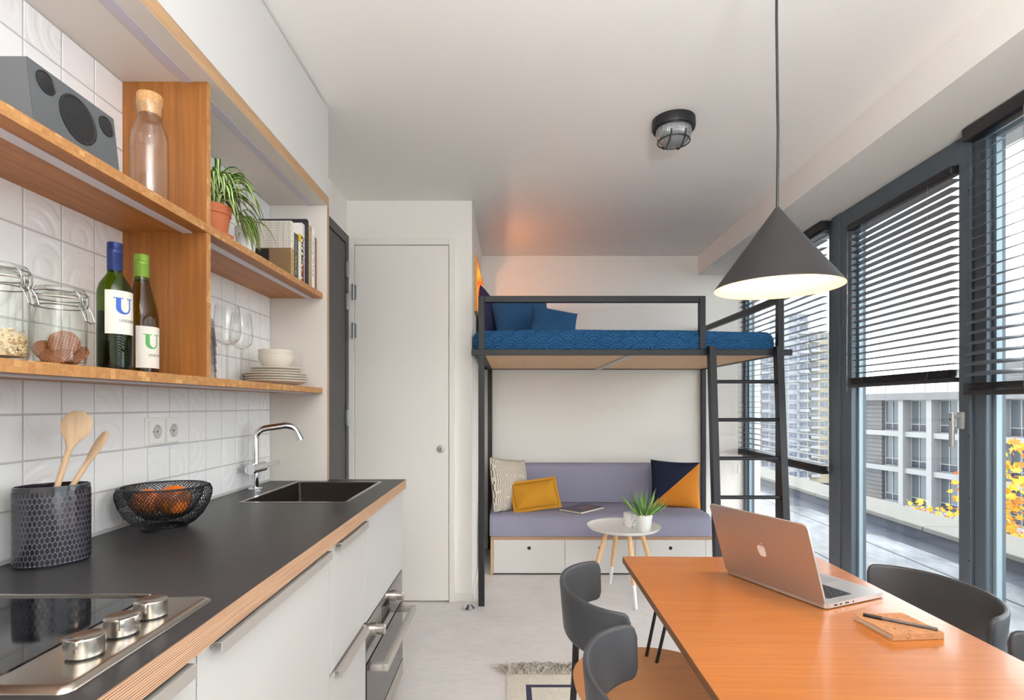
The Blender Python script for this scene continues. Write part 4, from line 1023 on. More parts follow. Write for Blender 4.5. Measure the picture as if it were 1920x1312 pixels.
# ------------------------------------------------------------------ coffee table
TX, TYc, TZ = .751, 3.58, .445
ct = thing('side_table', 'round white tray table on four splayed wooden legs', 'table', (TX, TYc, 0))
trayw = plain('tray_white', (238, 236, 234), .35)
part(ct, 'tray', MB().lathe([(0, TZ - .006), (.205, TZ - .006), (.222, TZ - .001), (.236, TZ + .013), (.2385, TZ + .017), (.236, TZ + .018), (.220, TZ + .0065), (.205, TZ), (0, TZ)], (TX, TYc, 0), 72), trayw)
part(ct, 'cross_bar', MB().box(TX - .13, TX + .13, TYc - .014, TYc + .014, TZ - .022, TZ - .0062, .002, 1).box(TX - .014, TX + .014, TYc - .13, TYc + .13, TZ - .022, TZ - .0064, .002, 1), trayw)
for q in (-84, 6, 100, 190):
    a = radians(q); t0 = Vector((TX + .115 * cos(a), TYc + .115 * sin(a), TZ - .010)); t1 = Vector((TX + .248 * cos(a), TYc + .248 * sin(a), 0))
    m1 = t0.lerp(t1, .69)
    lg = part(ct, 'leg', MB().tube([t0, t0.lerp(t1, .3), m1], [.0145, .0155, .0125], 16), leg_wood)
    part(lg, 'white_tip', MB().tube([m1, t1], [.0127, .0100], 16), trayw)
cu = thing('cup', 'white cup with small black dashes on the tray table', 'cup', (.800, 3.615, TZ + .0005))
cm, t = newmat('dashed_porcelain'); vo = t.n('ShaderNodeTexVoronoi'); vo.inputs['Scale'].default_value = 42; vo.inputs['Randomness'].default_value = .9; t.l(t.coords((1, 1, 1)), vo.inputs['Vector'])
t.bsdf(t.mix(t.math('LESS_THAN', vo.outputs['Distance'], .17), lin((240, 238, 236)), lin((40, 38, 40))), .3)
part(cu, 'body', MB().lathe([(0, 0), (.036, 0), (.040, .004), (.0415, .09), (.0405, .092), (.0385, .090), (.037, .008), (0, .006)], cu.location, 36), cm)
# aloe
al = thing('potted_aloe', 'spiky green aloe in a white pot on the tray table', 'plant', (.862, 3.492, TZ + .0005))
o = al.location
part(al, 'pot', MB().lathe([(0, 0), (.041, 0), (.043, .003), (.0545, .092), (.057, .093), (.0575, .108), (.055, .109), (.052, .095), (0, .093)], o, 40), potw)
part(al, 'soil', MB().lathe([(0, .099), (.052, .0955)], o, 20), soil)
ag = [plain('aloe_green', (110, 150, 84), .45), plain('aloe_light', (142, 178, 88), .45), plain('aloe_deep', (84, 126, 78), .45)]
rr = random.Random(21)
for k in range(38):
    az = k * 2.39996 + rr.uniform(-.2, .2); t_ = (k / 38) ** .6; L = rr.uniform(.13, .225) * (1.0 - .1 * t_); el = radians(82 - 52 * t_ + rr.uniform(-8, 8))
    p = o + Vector((.026 * t_ * cos(az), .026 * t_ * sin(az), .094)); pts = []; rad = []
    for i in range(9):
        s = i / 8; e_ = el + s * rr.uniform(-.05, .05) - s * .25 + s * s * .3
        pts.append(p + Vector((cos(az) * cos(e_), sin(az) * cos(e_), sin(e_))) * L * s); rad.append(max(.0006, .0092 * (1 - s ** 1.4)))
    part(al, 'leaf', MB().tube(pts, rad, 7), ag[k % 3])
# ------------------------------------------------------------------ dining table
DT = thing('dining_table', 'rectangular bamboo dining table on thin black rod legs', 'table', (.684, 1.13, 0), -.020)
part(DT, 'tabletop', MB().box(-.3225, .3225, -.72, .668, .729, .750, .0012, 1, mats={'nx': 1, 'px': 1, 'py': 1, 'ny': 1}), [table_wood, wood('shaded_table_edge', (110, 74, 44), (150, 104, 62), (10, .8, 60), 5, .5)], False)  # edge wood is darkened to stand for shade on the tabletop sides
for sx in (-1, 1):
    for sy in (-1, 1):
        b = MB(); yb = .668 - .10 if sy > 0 else -.72 + .10
        A = [Vector((sx * .212, yb, .728)), Vector((sx * .358, yb + sy * .01, .006)), Vector((sx * .345, yb - sy * .025, .006)), Vector((sx * .185, yb - sy * .045, .728))]
        pts = [A[0], A[0].lerp(A[1], .5), A[1], (A[1] + A[2]) / 2 - Vector((0, 0, .002)), A[2], A[2].lerp(A[3], .5), A[3]]
        b.tube(pts, .0052, 10)
        lg = part(DT, 'leg', b, black_metal, False)
        part(lg, 'mounting_plate', MB().box(sx * .2 - .04, sx * .2 + .04, yb - .05 - (0.0), yb + .035, .7255, .7288), black_metal, False)
# ------------------------------------------------------------------ chairs (local frame: faces +x, back apex at x=0)
shell = plain('chair_shell_grey', (60, 61, 65), .42, spec=.5, bump=(30, .03, .001))
def make_chair():
    t = thing('dining_chair', 'x', 'chair', (0, 0, 0), group='dining chairs')
    fm = radians(84); zt, zb, th = .744, .604, .013
    NS = 96; loops = []
    for i in range(NS + 1):
        f = -fm + 2 * fm * i / NS; s = f / fm
        y = .218 * sin(f) / sin(fm); x = .135 * (1 - cos(f)) / (1 - cos(fm))
        tx, ty = .135 * sin(f) / (1 - cos(fm)), .218 * cos(f) / sin(fm); q = sqrt(tx * tx + ty * ty); nx, ny = -ty / q, tx / q
        d = (1 - abs(s)) * fm * .19; rc = .024; cut = rc - sqrt(max(0, rc * rc - (rc - min(d, rc)) ** 2))
        z1, z0 = zt - cut - .006 * s * s, zb + cut * .9 + .012 * s * s
        lean_ = -.010
        lp = []
        for uo, vz in ((.5, .06), (.5, .94), (.38, .985), (.0, 1), (-.38, .985), (-.5, .94), (-.5, .06), (-.38, .015), (0, 0), (.38, .015)):
            z = z0 + (z1 - z0) * vz; k = (z - zb) / (zt - zb)
            lp.append(Vector((x + nx * th * uo + nx * .012 * k - .0, y + ny * th * uo + ny * .008 * k, z)))
        loops.append(lp)
    part(t, 'backrest', MB().loft(loops), shell, False, 1.0)
    def so_(u, v):
        a = 2 * pi * u; q = 1.0
        return a
    sb_ = MB(); n = 64; cx0 = .240
    def ring(sc3, z):
        o_ = []
        for k in range(n):
            a = 2 * pi * k / n; ca, sa = cos(a), sin(a); e = 2 / 2.35
            o_.append((cx0 + .218 * sc3 * math.copysign(abs(ca) ** e, ca), .222 * sc3 * math.copysign(abs(sa) ** e, sa), z))
        return o_
    sb_.loft([ring(.965, .446), ring(.995, .451), ring(1, .456), ring(.985, .460), ring(.9, .4595), ring(.5, .457)])
    part(t, 'seat', sb_, seat_wood, False)
    for sy in (-1, 1):
        part(t, 'leg', MB().tube([(.044, sy * .150, .609), (.046, sy * .152, .50), (.044, sy * .155, .42), (.021, sy * .178, .012), (.020, sy * .179, 0)], [.0105, .0105, .0105, .0095, .0095], 12), black_metal, False)
        part(t, 'leg', MB().tube([(.36, sy * .15, .445), (.375, sy * .165, .40), (.425, sy * .200, 0)], [.0105, .0105, .0095], 12), black_metal, False)
    part(t, 'seat_frame', MB().tube([(.046, -.150, .440), (.20, -.150, .438), (.37, -.150, .438), (.37, .150, .438), (.20, .150, .438), (.046, .150, .440)], .009, 10, True), black_metal, False)
    return t
ch0 = make_chair()
spots = [((.162, 1.548, .0062), 0.0, 'grey-backed chair with wooden seat, far left side of the table'),
         ((.160, 1.035, .0062), 0.0, 'grey-backed chair nearest the camera, left side of the table'),
         ((1.292, 1.535, 0), pi, 'dark-backed chair between table and window beside the notebook'),
         ((1.272, 1.015, 0), pi, 'dark chair cut by the photo edge at the near right')]
for i, (p, rz, lb) in enumerate(spots):
    c = ch0 if i == 0 else copy_tree(ch0)
    c.location = p; c.rotation_euler = (0, 0, rz); c['label'] = lb
# ------------------------------------------------------------------ laptop
h0, h1, bfv = Vector((.772, 1.328, 0)), Vector((.646, 1.619, 0)), None
LA = atan2(.291, -.126) - pi / 2      # local +y runs along the hinge, local +x towards the keyboard front
lap = thing('laptop', 'open aluminium laptop turned away on the dining table', 'laptop', (.709, 1.4735, .7508), LA)
alum = plain('laptop_aluminium', (196, 190, 188), .34, .75)
lb = MB(); lb.prism([(x + .1125, y, .002) for x, y in rrect(.225, .318, .012, 5)], (0, 0, .011)); part(lap, 'base', lb, alum, False)
keyb = plain('key_black', (24, 24, 27), .5)
kx0, ky0 = .028, -.134
for r_ in range(6):
    n = 14 if r_ else 14; y = ky0
    ws = [.0192] * 14
    if r_ == 5: ws = [.0192, .0192, .0192, .0235, .105, .0235, .0192, .0192, .0192]
    k = sum(ws); 
    for w in ws:
        w *= .268 / k
        kk = MB().box(kx0 + r_ * .0178, kx0 + r_ * .0178 + (.0152 if r_ else .009), -(y + w) + .001, -y - .001, .0130, .0139)
        part(lap, 'key', kk, keyb, False, None); y += w
part(lap, 'trackpad', MB().box(.142, .212, -.05, .05, .0130, .01315), plain('trackpad_grey', (170, 168, 168), .4, .6), False)
pt = MB()
for x, w in ((.03, .012), (.05, .009), (.07, .014), (.098, .005)): pt.box(x, x + w, -.1594, -.1588, .0055, .0092)
part(lap, 'port', pt, keyb, False)
th_ = radians(18); LM = Matrix.Translation((.004, 0, .012)) @ Matrix.Rotation(-th_, 4, 'Y')
ld_ = MB(); pl = [(-.0, y, z + .106) for y, z in [(a, b_) for a, b_ in rrect(.318, .212, .012, 5)]]
ld_.prism([LM @ Vector(p) for p in pl], LM.to_3x3() @ Vector((-.0055, 0, 0))); lid = part(lap, 'lid', ld_, alum, False)
part(lid, 'screen', MB().prism([LM @ Vector((.0003, y, z + .108)) for y, z in rrect(.302, .19, .006, 4)], LM.to_3x3() @ Vector((.0004, 0, 0))), hob_glass, False)
# bitten fruit emblem on the lid
def outline():
    R_ = []
    prof_ = [(0, .40), (.10, .45), (.22, .44), (.33, .37), (.38, .28)]
    bite = [(.30, .20), (.255, .10), (.26, -.01), (.315, -.11), (.385, -.16)]
    low = [(.34, -.28), (.26, -.40), (.17, -.47), (.09, -.45), (0, -.42), (-.09, -.45), (-.17, -.47), (-.27, -.39), (-.36, -.24), (-.41, -.05), (-.41, .13), (-.36, .30), (-.26, .42), (-.13, .45)]
    return prof_ + bite + low
em = MB(); S = .036
dz_ = .104
em.poly([LM @ Vector((-.0058, -a * S * .95, b_ * S + dz_)) for a, b_ in outline()])
leaf = [(.01, .50), (.03, .60), (.10, .69), (.19, .72), (.17, .62), (.10, .53)]
em.poly([LM @ Vector((-.0058, -a * S * .95, b_ * S + dz_)) for a, b_ in leaf])
bmesh.ops.triangulate(em.bm, faces=em.bm.faces[:])
part(lid, 'emblem', em, plain('emblem_pale', (232, 226, 222), .35), False, None)
# ------------------------------------------------------------------ notebook and pen
nb = thing('notebook', 'cork-covered pocket notebook on the dining table', 'notebook', (.866, 1.215, .7505), radians(5))
cf2, t = newmat('cork_cover'); f = t.noise(t.coords(), 55, 4, .7, 1.5); g = t.noise(t.coords((1, 1, 1), loc=(3, 2, 1)), 120, 3, .7, 1)
c0 = t.ramp(f, [(.3, lin((160, 112, 78))), (.6, lin((184, 134, 96)))]); c0 = t.mix(t.math('GREATER_THAN', g, .64), c0, lin((96, 58, 38))); c0 = t.mix(t.math('LESS_THAN', g, .34), c0, lin((206, 176, 144)))
t.bsdf(c0, .85, 0, t.bump(f, .3, .001), .2)
part(nb, 'pages', MB().box(-.054, .058, -.051, .053, .0012, .0128), paper, False)
cv = MB(); cv.box(-.060, .060, -.056, .056, .0128, .0142, .0006, 1); cv.box(-.060, .060, -.056, .056, 0, .0012); cv.box(-.058, .060, -.0565, -.0545, .0, .0142, .0006, 1)
part(nb, 'cover', cv, cf2, False)
pn = thing('pen', 'slim dark pen lying across the cork notebook', 'pen', (.868, 1.212, .7650))
p0, p1 = Vector((.814, 1.252, .7690)), Vector((.926, 1.166, .7690)); dv = (p1 - p0).normalized()
part(pn, 'barrel', MB().tube([p0 + dv * .034, p1 - dv * .006], .0034, 12), plain('pen_grey', (96, 88, 88), .35, .3)); part(pn, 'cap', MB().tube([p0, p0 + dv * .002, p0 + dv * .036], [.003, .0040, .0042], 12), black_plastic); part(pn, 'tip', MB().tube([p1 - dv * .006, p1], [.0034, .0012], 12), glassware)
# ------------------------------------------------------------------ rug
rg = thing('rug', 'cream woven rug with dark blue outlined border and fringe', 'rug', (.44, 1.5, 0))
rm, t = newmat('cream_wool'); v = t.coords((1, 1, 1)); 
t.bsdf(t.ramp(t.noise(v, 60, 4), [(.3, lin((232, 224, 210))), (.7, lin((244, 238, 226)))]), .95, 0, t.bump(t.noise(t.coords((60, 400, 1)), 1, 2), .5, .002), .1)
part(rg, 'weave', MB().box(-.013, .83, .30, 2.522, .0005, .006, .002, 2), rm)
bl = plain('rug_navy', (62, 62, 86), .95)
bo = MB(); z0_, z1_ = .0058, .0066
bo.box(.073, .75, 2.402, 2.424, z0_, z1_); bo.box(.073, .097, .40, 2.402, z0_, z1_); bo.box(.726, .75, .40, 2.402, z0_, z1_); bo.box(.097, .726, .40, .424, z0_, z1_)
bo.box(.20, .62, 2.26, 2.282, z0_, z1_); bo.box(.20, .224, .60, 2.26, z0_, z1_); bo.box(.596, .62, .60, 2.26, z0_, z1_)
part(rg, 'border_pattern', bo, bl)
fg = MB(); rr = random.Random(8)
for k in range(1500):
    x = rr.uniform(-.013, .83); L = rr.uniform(.05, .13); a = rr.uniform(-.9, .9); hgt = rr.uniform(.008, .03); w = .0011
    p = [Vector((x, 2.518, .008)), Vector((x + sin(a) * L * .4, 2.518 + cos(a) * L * .4, hgt)), Vector((x + sin(a) * L * .75, 2.518 + cos(a) * L * .75, hgt * .8)), Vector((x + sin(a * 1.3) * L, 2.518 + cos(a) * L, .004))]
    fg.mi = rr.choice((0, 0, 1))
    fg.tube(p, w, 3)
part(rg, 'fringe', fg, [plain('fringe_cream', (216, 208, 196), .95), plain('fringe_grey', (150, 142, 134), .95)], kind='stuff')
# door stop on the floor
ds = MB(); ds.lathe([(0, 0), (.036, 0), (.037, .006), (.012, .030), (0, .031)], (-.246, 3.345, 0), 8)
solo('door_stop', 'small faceted metal door stop on the floor', 'door stop', ds, chrome, smooth=None)
# ------------------------------------------------------------------ lamps
PX, PY, PZ = .692, 1.405, 1.552
pl_ = thing('pendant_lamp', 'dark cone pendant lamp hanging over the dining table', 'lamp', (PX, PY, PZ))
pg = plain('pendant_grey', (40, 37, 38), .5, .1); pin = plain('pendant_inside', (222, 198, 174), .6)
part(pl_, 'shade', MB().lathe([(.154, 0), (.1545, .001), (.011, .200), (.006, .208), (.0035, .210)], (PX, PY, PZ), 72), pg)
part(pl_, 'shade_lining', MB().lathe([(.1535, .0005), (.010, .195), (0, .196)], (PX, PY, PZ), 72), pin)
part(pl_, 'socket', MB().lathe([(0, .19), (.016, .185), (.018, .14), (.016, .135), (0, .135)], (PX, PY, PZ), 24), pin)
bu = part(pl_, 'bulb', MB().sphere((PX, PY, PZ + .105), .028, 24, 14), glow('pendant_bulb', (1, .72, .45, 1), 3))
part(pl_, 'cord', MB().tube([(PX, PY, PZ + .208), (PX + .002, PY, PZ + .40), (PX - .002, PY, PZ + .7), (PX, PY, ZC - .002)], .0034, 10), black_plastic)
part(pl_, 'ceiling_cup', MB().lathe([(0, ZC - .03), (.045, ZC - .03), (.05, ZC - .025), (.05, ZC)], (PX, PY, 0), 32), pg)
pd = bpy.data.lights.new('pendant_light', 'POINT'); pd.energy = 1.1; pd.color = (1, .66, .36); pd.shadow_soft_size = .03
po_ = link('pendant_light', pd); po_.location = (PX, PY, PZ + .055)
UX, UY = .40, -.62  # added fill light: uplighter built out of view to brighten ceiling and room
ul = thing('added_fill_lamp', 'unseen black uplighter added behind the camera to fill the room with light', 'lamp', (UX, UY, 0))
part(ul, 'base', MB().lathe([(0, 0), (.14, 0), (.14, .012), (.02, .02), (0, .02)], (UX, UY, 0), 36), black_metal)
part(ul, 'pole', MB().cyl((UX, UY, .018), (UX, UY, 1.37), .011, n=14), black_metal)
part(ul, 'shade', MB().lathe([(r_, z_ + .25) for r_, z_ in [(0, 1.10), (.05, 1.105), (.15, 1.15), (.20, 1.22), (.197, 1.222), (.147, 1.157), (.05, 1.112), (0, 1.108)]], (UX, UY, 0), 40), pin)
ud = bpy.data.lights.new('added_fill_light', 'AREA'); ud.shape = 'DISK'; ud.size = .34; ud.energy = 30; ud.color = (.86, .94, 1.0)
uo_ = link('added_fill_light', ud); uo_.location = (UX, UY, 1.455); uo_.rotation_euler = (pi, 0, 0)
CLX, CLY = .755, 2.5
cl = thing('bulkhead_lamp', 'round black caged lamp on the ceiling', 'lamp', (CLX, CLY, ZC - .12))
part(cl, 'housing', MB().lathe([(0, ZC), (.096, ZC), (.097, ZC - .035), (.094, ZC - .044), (.080, ZC - .046), (.078, ZC - .040)], (CLX, CLY, 0), 48), black_metal)
rib, t = newmat('ribbed_lamp_glass'); t.bsdf(lin((150, 152, 152)), .14, .35, t.bump(t.math('SINE', t.math('MULTIPLY', t.sep(t.coords())[0], 900)), .5, .002), .6)
part(cl, 'glass_dome', MB().lathe([(.081, ZC - .040), (.080, ZC - .062), (.072, ZC - .088), (.055, ZC - .106), (.03, ZC - .114), (0, ZC - .116)], (CLX, CLY, 0), 40), rib)
def dome(r):
    return ZC - .044 - .082 * sqrt(max(0, 1 - (r / .094) ** 2))
for d in (-.032, .032):
    p = []
    for k in range(17):
        a = -1 + 2 * k / 16; yy = a * sqrt(.087 ** 2 - d * d); p.append((CLX + d, CLY + yy, dome(sqrt(d * d + yy * yy)) - .002))
    part(cl, 'cage_wire', MB().tube(p, .0028, 8), black_metal)
for rr_, dz in ((.072, 0), (.088, .0)):
    z = dome(rr_) - .002 if rr_ < .08 else ZC - .046
    part(cl, 'cage_wire', MB().tube([(CLX + rr_ * cos(2 * pi * k / 40), CLY + rr_ * sin(2 * pi * k / 40), z) for k in range(40)], .0028, 8, True), black_metal)
# ------------------------------------------------------------------ venetian blinds
def blind(label, y0, y1, ztop, zbot, pitch, tilt, xc, sw=.050, box=.055, stack=.05, cords=(.18, .82)):
    r = thing('venetian_blind', label, 'blind', (WX, WY, 0), WRZ, group='grey venetian blinds')
    hr_ = MB(); hr_.box(xc - .028, xc + .026, y0, y1, ztop - box, ztop, .006, 3); part(r, 'headrail', hr_, rail_m, False)
    b = MB(); n = 6; lo, hi = [], []
    def sec(y):
        out = []
        for k in range(n + 1):
            u = -1 + 2 * k / n; out.append((u * sw / 2, .0022 * (1 - u * u)))
        out = out + [(a, c - .0007) for a, c in out[::-1]]
        return [Vector((a * cos(tilt) + c * sin(tilt), y, -a * sin(tilt) + c * cos(tilt))) for a, c in out]
    L = (y1 - y0) - .012; b.loft([sec(-L / 2), sec(L / 2)]); me = mesh_of(b, 'slat', slat_m, None, .5)
    z = ztop - box - .022; yc = (y0 + y1) / 2
    while z > zbot + stack + .01:
        o = link('slat', me, r); o.location = (xc, yc, z); z -= pitch
    sk_ = MB(); zz = zbot + .022
    k = 0
    while zz < zbot + stack:
        sk_.box(xc - sw / 2, xc + sw / 2, y0 + .006, y1 - .006, zz, zz + .0022); zz += .0042; k += 1
    part(r, 'stacked_slats', sk_, rail_m, False, kind='stuff')
    part(r, 'bottom_rail', MB().box(xc - sw / 2, xc + sw / 2, y0 + .004, y1 - .004, zbot, zbot + .020, .003, 2), rail_m, False)
    for c in cords:
        y = y0 + (y1 - y0) * c; q = MB()
        for dx in (-sw / 2 - .001, sw / 2 + .001): q.tube([(xc + dx, y, ztop - box), (xc + dx, y, zbot + .02)], .0008, 5)
        q.tube([(xc + .0, y + .02, ztop - box), (xc + .0, y + .02, zbot + .02)], .0007, 5)
        part(r, 'ladder_cord', q, cord_m, False)
        kn = MB(); rr = random.Random(int(c * 100)); pts = [(xc - sw / 2 - .004 + rr.uniform(-.004, .002), y + rr.uniform(-.018, .018), zbot + rr.uniform(.004, .05)) for _ in range(9)]
        kn.tube(pts, .0011, 5); part(r, 'cord_tangle', kn, rail_m, False)
    return r
bl1 = blind('long venetian blind behind the ladder, lowest hanging', 1.075, 2.462, 2.392, .825, .0432, radians(-3), -.034)
q = MB(); q.tube([(-.06, 2.44, 2.34), (-.06, 2.44, .75)], .0009, 5); part(bl1, 'pull_cord', q, cord_m, False)
part(bl1, 'cord_weight', MB().lathe([(0, .66), (.007, .662), (.010, .68), (.005, .74), (0, .745)], (-.06, 2.44, 0), 14), plain('cord_weight_white', (232, 230, 228), .5), False)
bl2 = blind('half-raised venetian blind in the balcony door, tilted slats', .060, .842, 2.286, 1.352, .0362, radians(3), -.006, box=.035, stack=.055)
part(bl2, 'tilt_wand', MB().tube([(-.04, .825, 2.24), (-.042, .828, 1.33)], .003, 8), glassware, False)
blind('venetian blind nearest the camera, at the photo edge', -1.62, -.036, 2.392, 1.292, .0425, radians(-24), -.034, stack=.05)
blind('venetian blind of the window behind the camera', -3.70, -1.74, 2.392, .95, .0425, radians(-24), -.034, stack=.05)
# ------------------------------------------------------------------ outside: roof terrace and parapet
ZR = -.10
rm_, t = newmat('wet_bitumen'); f = t.noise(t.coords((1, .35, 1)), 1.4, 6, .6, .6); g = t.noise(t.coords((1, .5, 1)), 9, 4)
c0 = t.ramp(f, [(.40, lin((44, 46, 53))), (.47, lin((84, 86, 93))), (.58, lin((128, 130, 136)))])
t.bsdf(t.mix(.15, c0, t.ramp(g, [(.3, lin((80, 82, 88))), (.7, lin((200, 202, 206)))])), t.ramp(f, [(.4, (.38, .38, .38, 1)), (.55, (.7, .7, .7, 1))]), 0, t.bump(g, .1, .01), .25); 
def wslab(b, x0, x1, y0, y1, z0, z1): return b.box(x0, x1, y0, y1, z0, z1)
te = thing('roof_terrace', 'grey wet roof terrace outside the windows', 'terrace', (WX, WY, ZR), WRZ, kind='structure')
part(te, 'roofing', wslab(MB(), .09, 2.60, -7, 16, -.25, 0), rm_, False)
for x in (.75, 1.45): part(te, 'seam', MB().box(x, x + .02, -7, 16, 0, .006), plain('roof_seam', (92, 94, 100), .6), False)
dkc = plain('parapet_bitumen', (58, 62, 74), .7, noise=(2, .25)); cop = plain('parapet_coping', (112, 110, 106), .8, spec=.2, noise=(4, .05))
pp = thing('parapet', 'low parapet with a pale coping along the terrace edge', 'parapet', (WX, WY, ZR), WRZ)
part(pp, 'upstand', MB().box(1.92, 2.35, -7, 16, -.0, .15), dkc, False)
part(pp, 'fillet', MB().prism([(1.78, -7, 0), (1.92, -7, 0), (1.92, -7, .05)], (0, 23, 0)), dkc, False)
for k in range(12): part(pp, 'coping_slab', MB().box(1.87, 2.42, -7 + k * 2 + .006, -5 + k * 2 - .006, .15, .195, .006, 1), cop, False)
dr = thing('roof_strap', 'dark flat strap across the terrace roofing', 'strap', (WX + .95, WY + .45, ZR + .0005), WRZ + .4)
part(dr, 'strap', MB().box(-.03, .03, -.35, .2, .0002, .006), plain('strap_dark', (96, 98, 104), .6), False)
part(dr, 'clamp', MB().box(-.05, .05, -.03, .03, .006, .03, .004, 1), alu, False)
# ------------------------------------------------------------------ office building across the street
ox, oy = 34.6, 48.0; fa_ = math.atan2(1, -.152); FM = Matrix.Translation((ox, oy, 0)) @ Matrix.Rotation(fa_ - pi / 2, 4, 'Z')   # local +y along the facade away, -x towards us
ob = thing('office_building', 'pale concrete office building with a grid of windows', 'building', (ox, oy, -24), fa_ - pi / 2)
bw = plain('office_concrete_white', (130, 130, 132), .8); bg = plain('office_concrete_grey', (86, 86, 88), .85, noise=(.6, .1)); bcor = plain('office_cornice', (102, 102, 104), .85, noise=(1.2, .12))
of_glass = plain('office_glass', (74, 80, 86), .12, spec=.5); of_panel = plain('office_spandrel', (46, 50, 62), .5)
Z0 = 24.0     # local z of world 0
part(ob, 'core', MB().box(.9, 14, -42, 5.2, 0, Z0 + 2.3), bg, False)
part(ob, 'cornice', MB().box(-.35, 14, -42, 5.4, Z0 + 1.72, Z0 + 2.35), bcor, False)
P_ = 2.73; nb_ = 15
for k in range(nb_ + 1): part(ob, 'column', MB().box(-.1, .9, -k * P_ - .24, -k * P_ + .24, 0, Z0 + 1.72), bw, False)
flr = [Z0 + 1.96 - 3.2 * (k + 1) for k in range(5)]
for z in flr: part(ob, 'floor_slab', MB().box(.1, .9, -42, 5.2, z - .25, z + .2), bw, False)
for z in flr[:4]:
    for q in range(7): part(ob, 'wall_panel', MB().box(.42, .9, 2.55, 5.2, z + .2 + q * .393 + .015, z + .2 + (q + 1) * .393 - .015), bg, False)
wf = MB(); yw0, yw1 = .26, P_ - .26
for a, b_ in ((yw0, yw0 + .07), (yw1 - .07, yw1), ((yw0 + yw1) / 2 + .25, (yw0 + yw1) / 2 + .32)): wf.box(.70, .80, a, b_, .2, 2.95)
for z in (.2, .82, 2.88): wf.box(.69, .80, yw0, yw1, z, z + .07)
wfm = mesh_of(wf, 'window', bw, None, None)
pgm = mesh_of(MB().box(.76, .78, yw0 + .05, yw1 - .05, .85, 2.9), 'pane', of_glass, None, None); ppm = mesh_of(MB().box(.74, .79, yw0 + .05, yw1 - .05, .25, .84), 'spandrel', of_panel, None, None)
for z in flr[:4]:
    for k in range(-1, nb_):
        w = link('window', wfm, ob); w.location = (0, -(k + 1) * P_, z)
        link('pane', pgm, w); link('spandrel', ppm, w)
        if k == -1: w.scale.y = 1.0
rl = MB()
for y in range(-40, 5): rl.box(.3, .34, y, y + .04, Z0 + 2.35, Z0 + 3.3)
rl.box(.28, .36, -42, 5.2, Z0 + 3.26, Z0 + 3.32); rl.box(.28, .36, -42, 5.2, Z0 + 2.8, Z0 + 2.84)
part(ob, 'roof_railing', rl, bcor, False)
part(ob, 'roof_plant_room', MB().box(3, 9, -30, -6, Z0 + 2.3, Z0 + 4.6), bcor, False)
# ------------------------------------------------------------------ apartment tower far behind
tw_ = [plain('tower_wall_a', (136, 138, 144), .9), plain('tower_wall_beige', (148, 139, 120), .9), plain('tower_wall_c', (142, 144, 149), .9)]
tg = plain('tower_window', (92, 98, 112), .2); tb_ = plain('tower_balcony', (150, 152, 156), .8)
def tower(label, px0, px1, top, bottom, Yt, wall, ncol, off=0):
    s = Yt / 1020; x0, x1 = (px0 - 955) * s, (px1 - 955) * s; zt = EYE + (760 - top) * s; zb = EYE + (760 - bottom) * s
    o = thing('apartment_tower', label, 'building', ((x0 + x1) / 2, Yt + 6, zb))
    part(o, 'wall', MB().box(x0, x1, Yt, Yt + 12, zb, zt), wall)
    part(o, 'roof_edge', MB().box(x0 - .2, x1 + .2, Yt - .3, Yt + 12, zt, zt + .6), tb_)
    nf = int((zt - zb) / 3.0); W = (x1 - x0) / ncol
    wm_ = mesh_of(MB().box(-W * .36, W * .36, -.06, .05, .0, 1.6), 'window', tg, None, None); bm_ = mesh_of(MB().box(-W * .45, W * .45, -1.0, 0, -.9, -.05), 'balcony', tb_, None, None)
    fm_ = mesh_of(MB().box(-.06, .06, -.10, .0, .0, 1.6), 'mullion', tb_, None, None)
    for f in range(nf):
        for c in range(ncol):
            w = link('window', wm_, o); p = Vector((x0 + W * (c + .5), Yt, zt - 3.0 * (f + 1) + .9)); w.location = p - o.location
            m = link('mullion', fm_, w); m.location = (W * .05, 0, 0)
            if (c + off) % 2 == 0:
                bb = link('balcony', bm_, o); bb.location = p - o.location
tower('wide pale apartment block seen through the blind, left of the tower', 1392, 1476, 648, 905, 172, tw_[0], 5)
tower('tallest pale apartment tower seen through the long blind', 1477, 1516, 590, 905, 168, tw_[2], 2, 1)
tower('beige apartment block with windows at the right of the tower', 1517, 1592, 624, 905, 170, tw_[1], 4)
solo('street_ground', 'pale street level far below the terrace', 'ground', MB().box(5, 200, -80, 260, -25, -24.2), plain('street_grey', (120, 120, 122), .9), kind='structure', base=False)
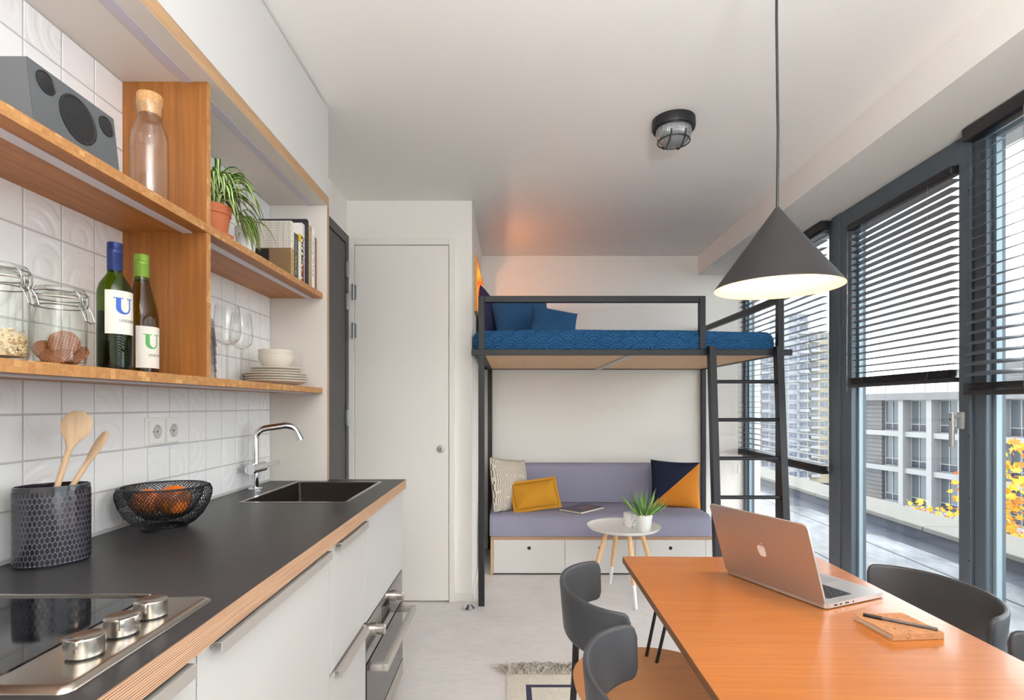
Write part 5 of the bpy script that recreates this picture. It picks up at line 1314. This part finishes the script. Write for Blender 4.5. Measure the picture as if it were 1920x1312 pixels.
# ------------------------------------------------------------------ autumn trees beyond the parapet
lm = [plain('leaf_yellow', (196, 146, 34), .8), plain('leaf_amber', (190, 108, 32), .8), plain('leaf_lemon', (186, 170, 56), .8)]
bark = plain('bark', (96, 84, 76), .9)
def tree(label, base, top, blobs, n, seed):
    rr = random.Random(seed); o = thing('autumn_tree', label, 'tree', base, group='autumn trees beyond the parapet')
    tr_ = MB(); base, top = Vector(base), Vector(top); tr_.tube([base, base.lerp(top, .6), top], [.10, .05, .012], 8)
    part(o, 'trunk', tr_, bark)
    fo = MB(); brn = MB()
    for c, r in blobs:
        c = Vector(c)
        for k in range(10):
            d = Vector((rr.uniform(-1, 1), rr.uniform(-1, 1), rr.uniform(-.6, 1))) * r * .8; brn.tube([base.lerp(top, .75), c, c + d], [.012, .008, .003], 4)
        for k in range(n):
            while True:
                d = Vector((rr.uniform(-1, 1), rr.uniform(-1, 1), rr.uniform(-1, 1)))
                if d.length < 1: break
            p = c + d * r; u = Vector((rr.uniform(-1, 1), rr.uniform(-1, 1), rr.uniform(-1, 1))).normalized(); v = u.orthogonal().normalized(); w = u.cross(v); e = rr.uniform(.035, .065)
            fo.mi = rr.choices((0, 1, 2), (5, 3, 3))[0]
            lob = [(0, -.9), (.35, -.45), (.95, -.5), (.55, 0), (.8, .55), (.3, .45), (0, 1.1), (-.3, .45), (-.8, .55), (-.55, 0), (-.95, -.5), (-.35, -.45)]
            q = [p + (v * a + w * b_) * e + u * (abs(a) * e * .25) for a, b_ in lob]
            fo.poly(q)
    part(o, 'branch', brn, bark); part(o, 'foliage', fo, lm, kind='stuff', smooth=None)
tree('dense yellow autumn tree at the photo edge beyond the parapet', (6.6, 6.6, -9), (6.3, 6.4, .2), [((6.1, 6.35, .15), .75), ((6.7, 6.6, -.4), 1.0), ((6.35, 5.9, -.55), .8)], 520, 4)
tree('sparse yellow treetop showing above the parapet', (7.6, 9.2, -9), (7.2, 9.3, -.5), [((7.0, 9.4, -.62), .30), ((7.5, 9.3, -.75), .34), ((6.75, 9.3, -.85), .2)], 60, 6)
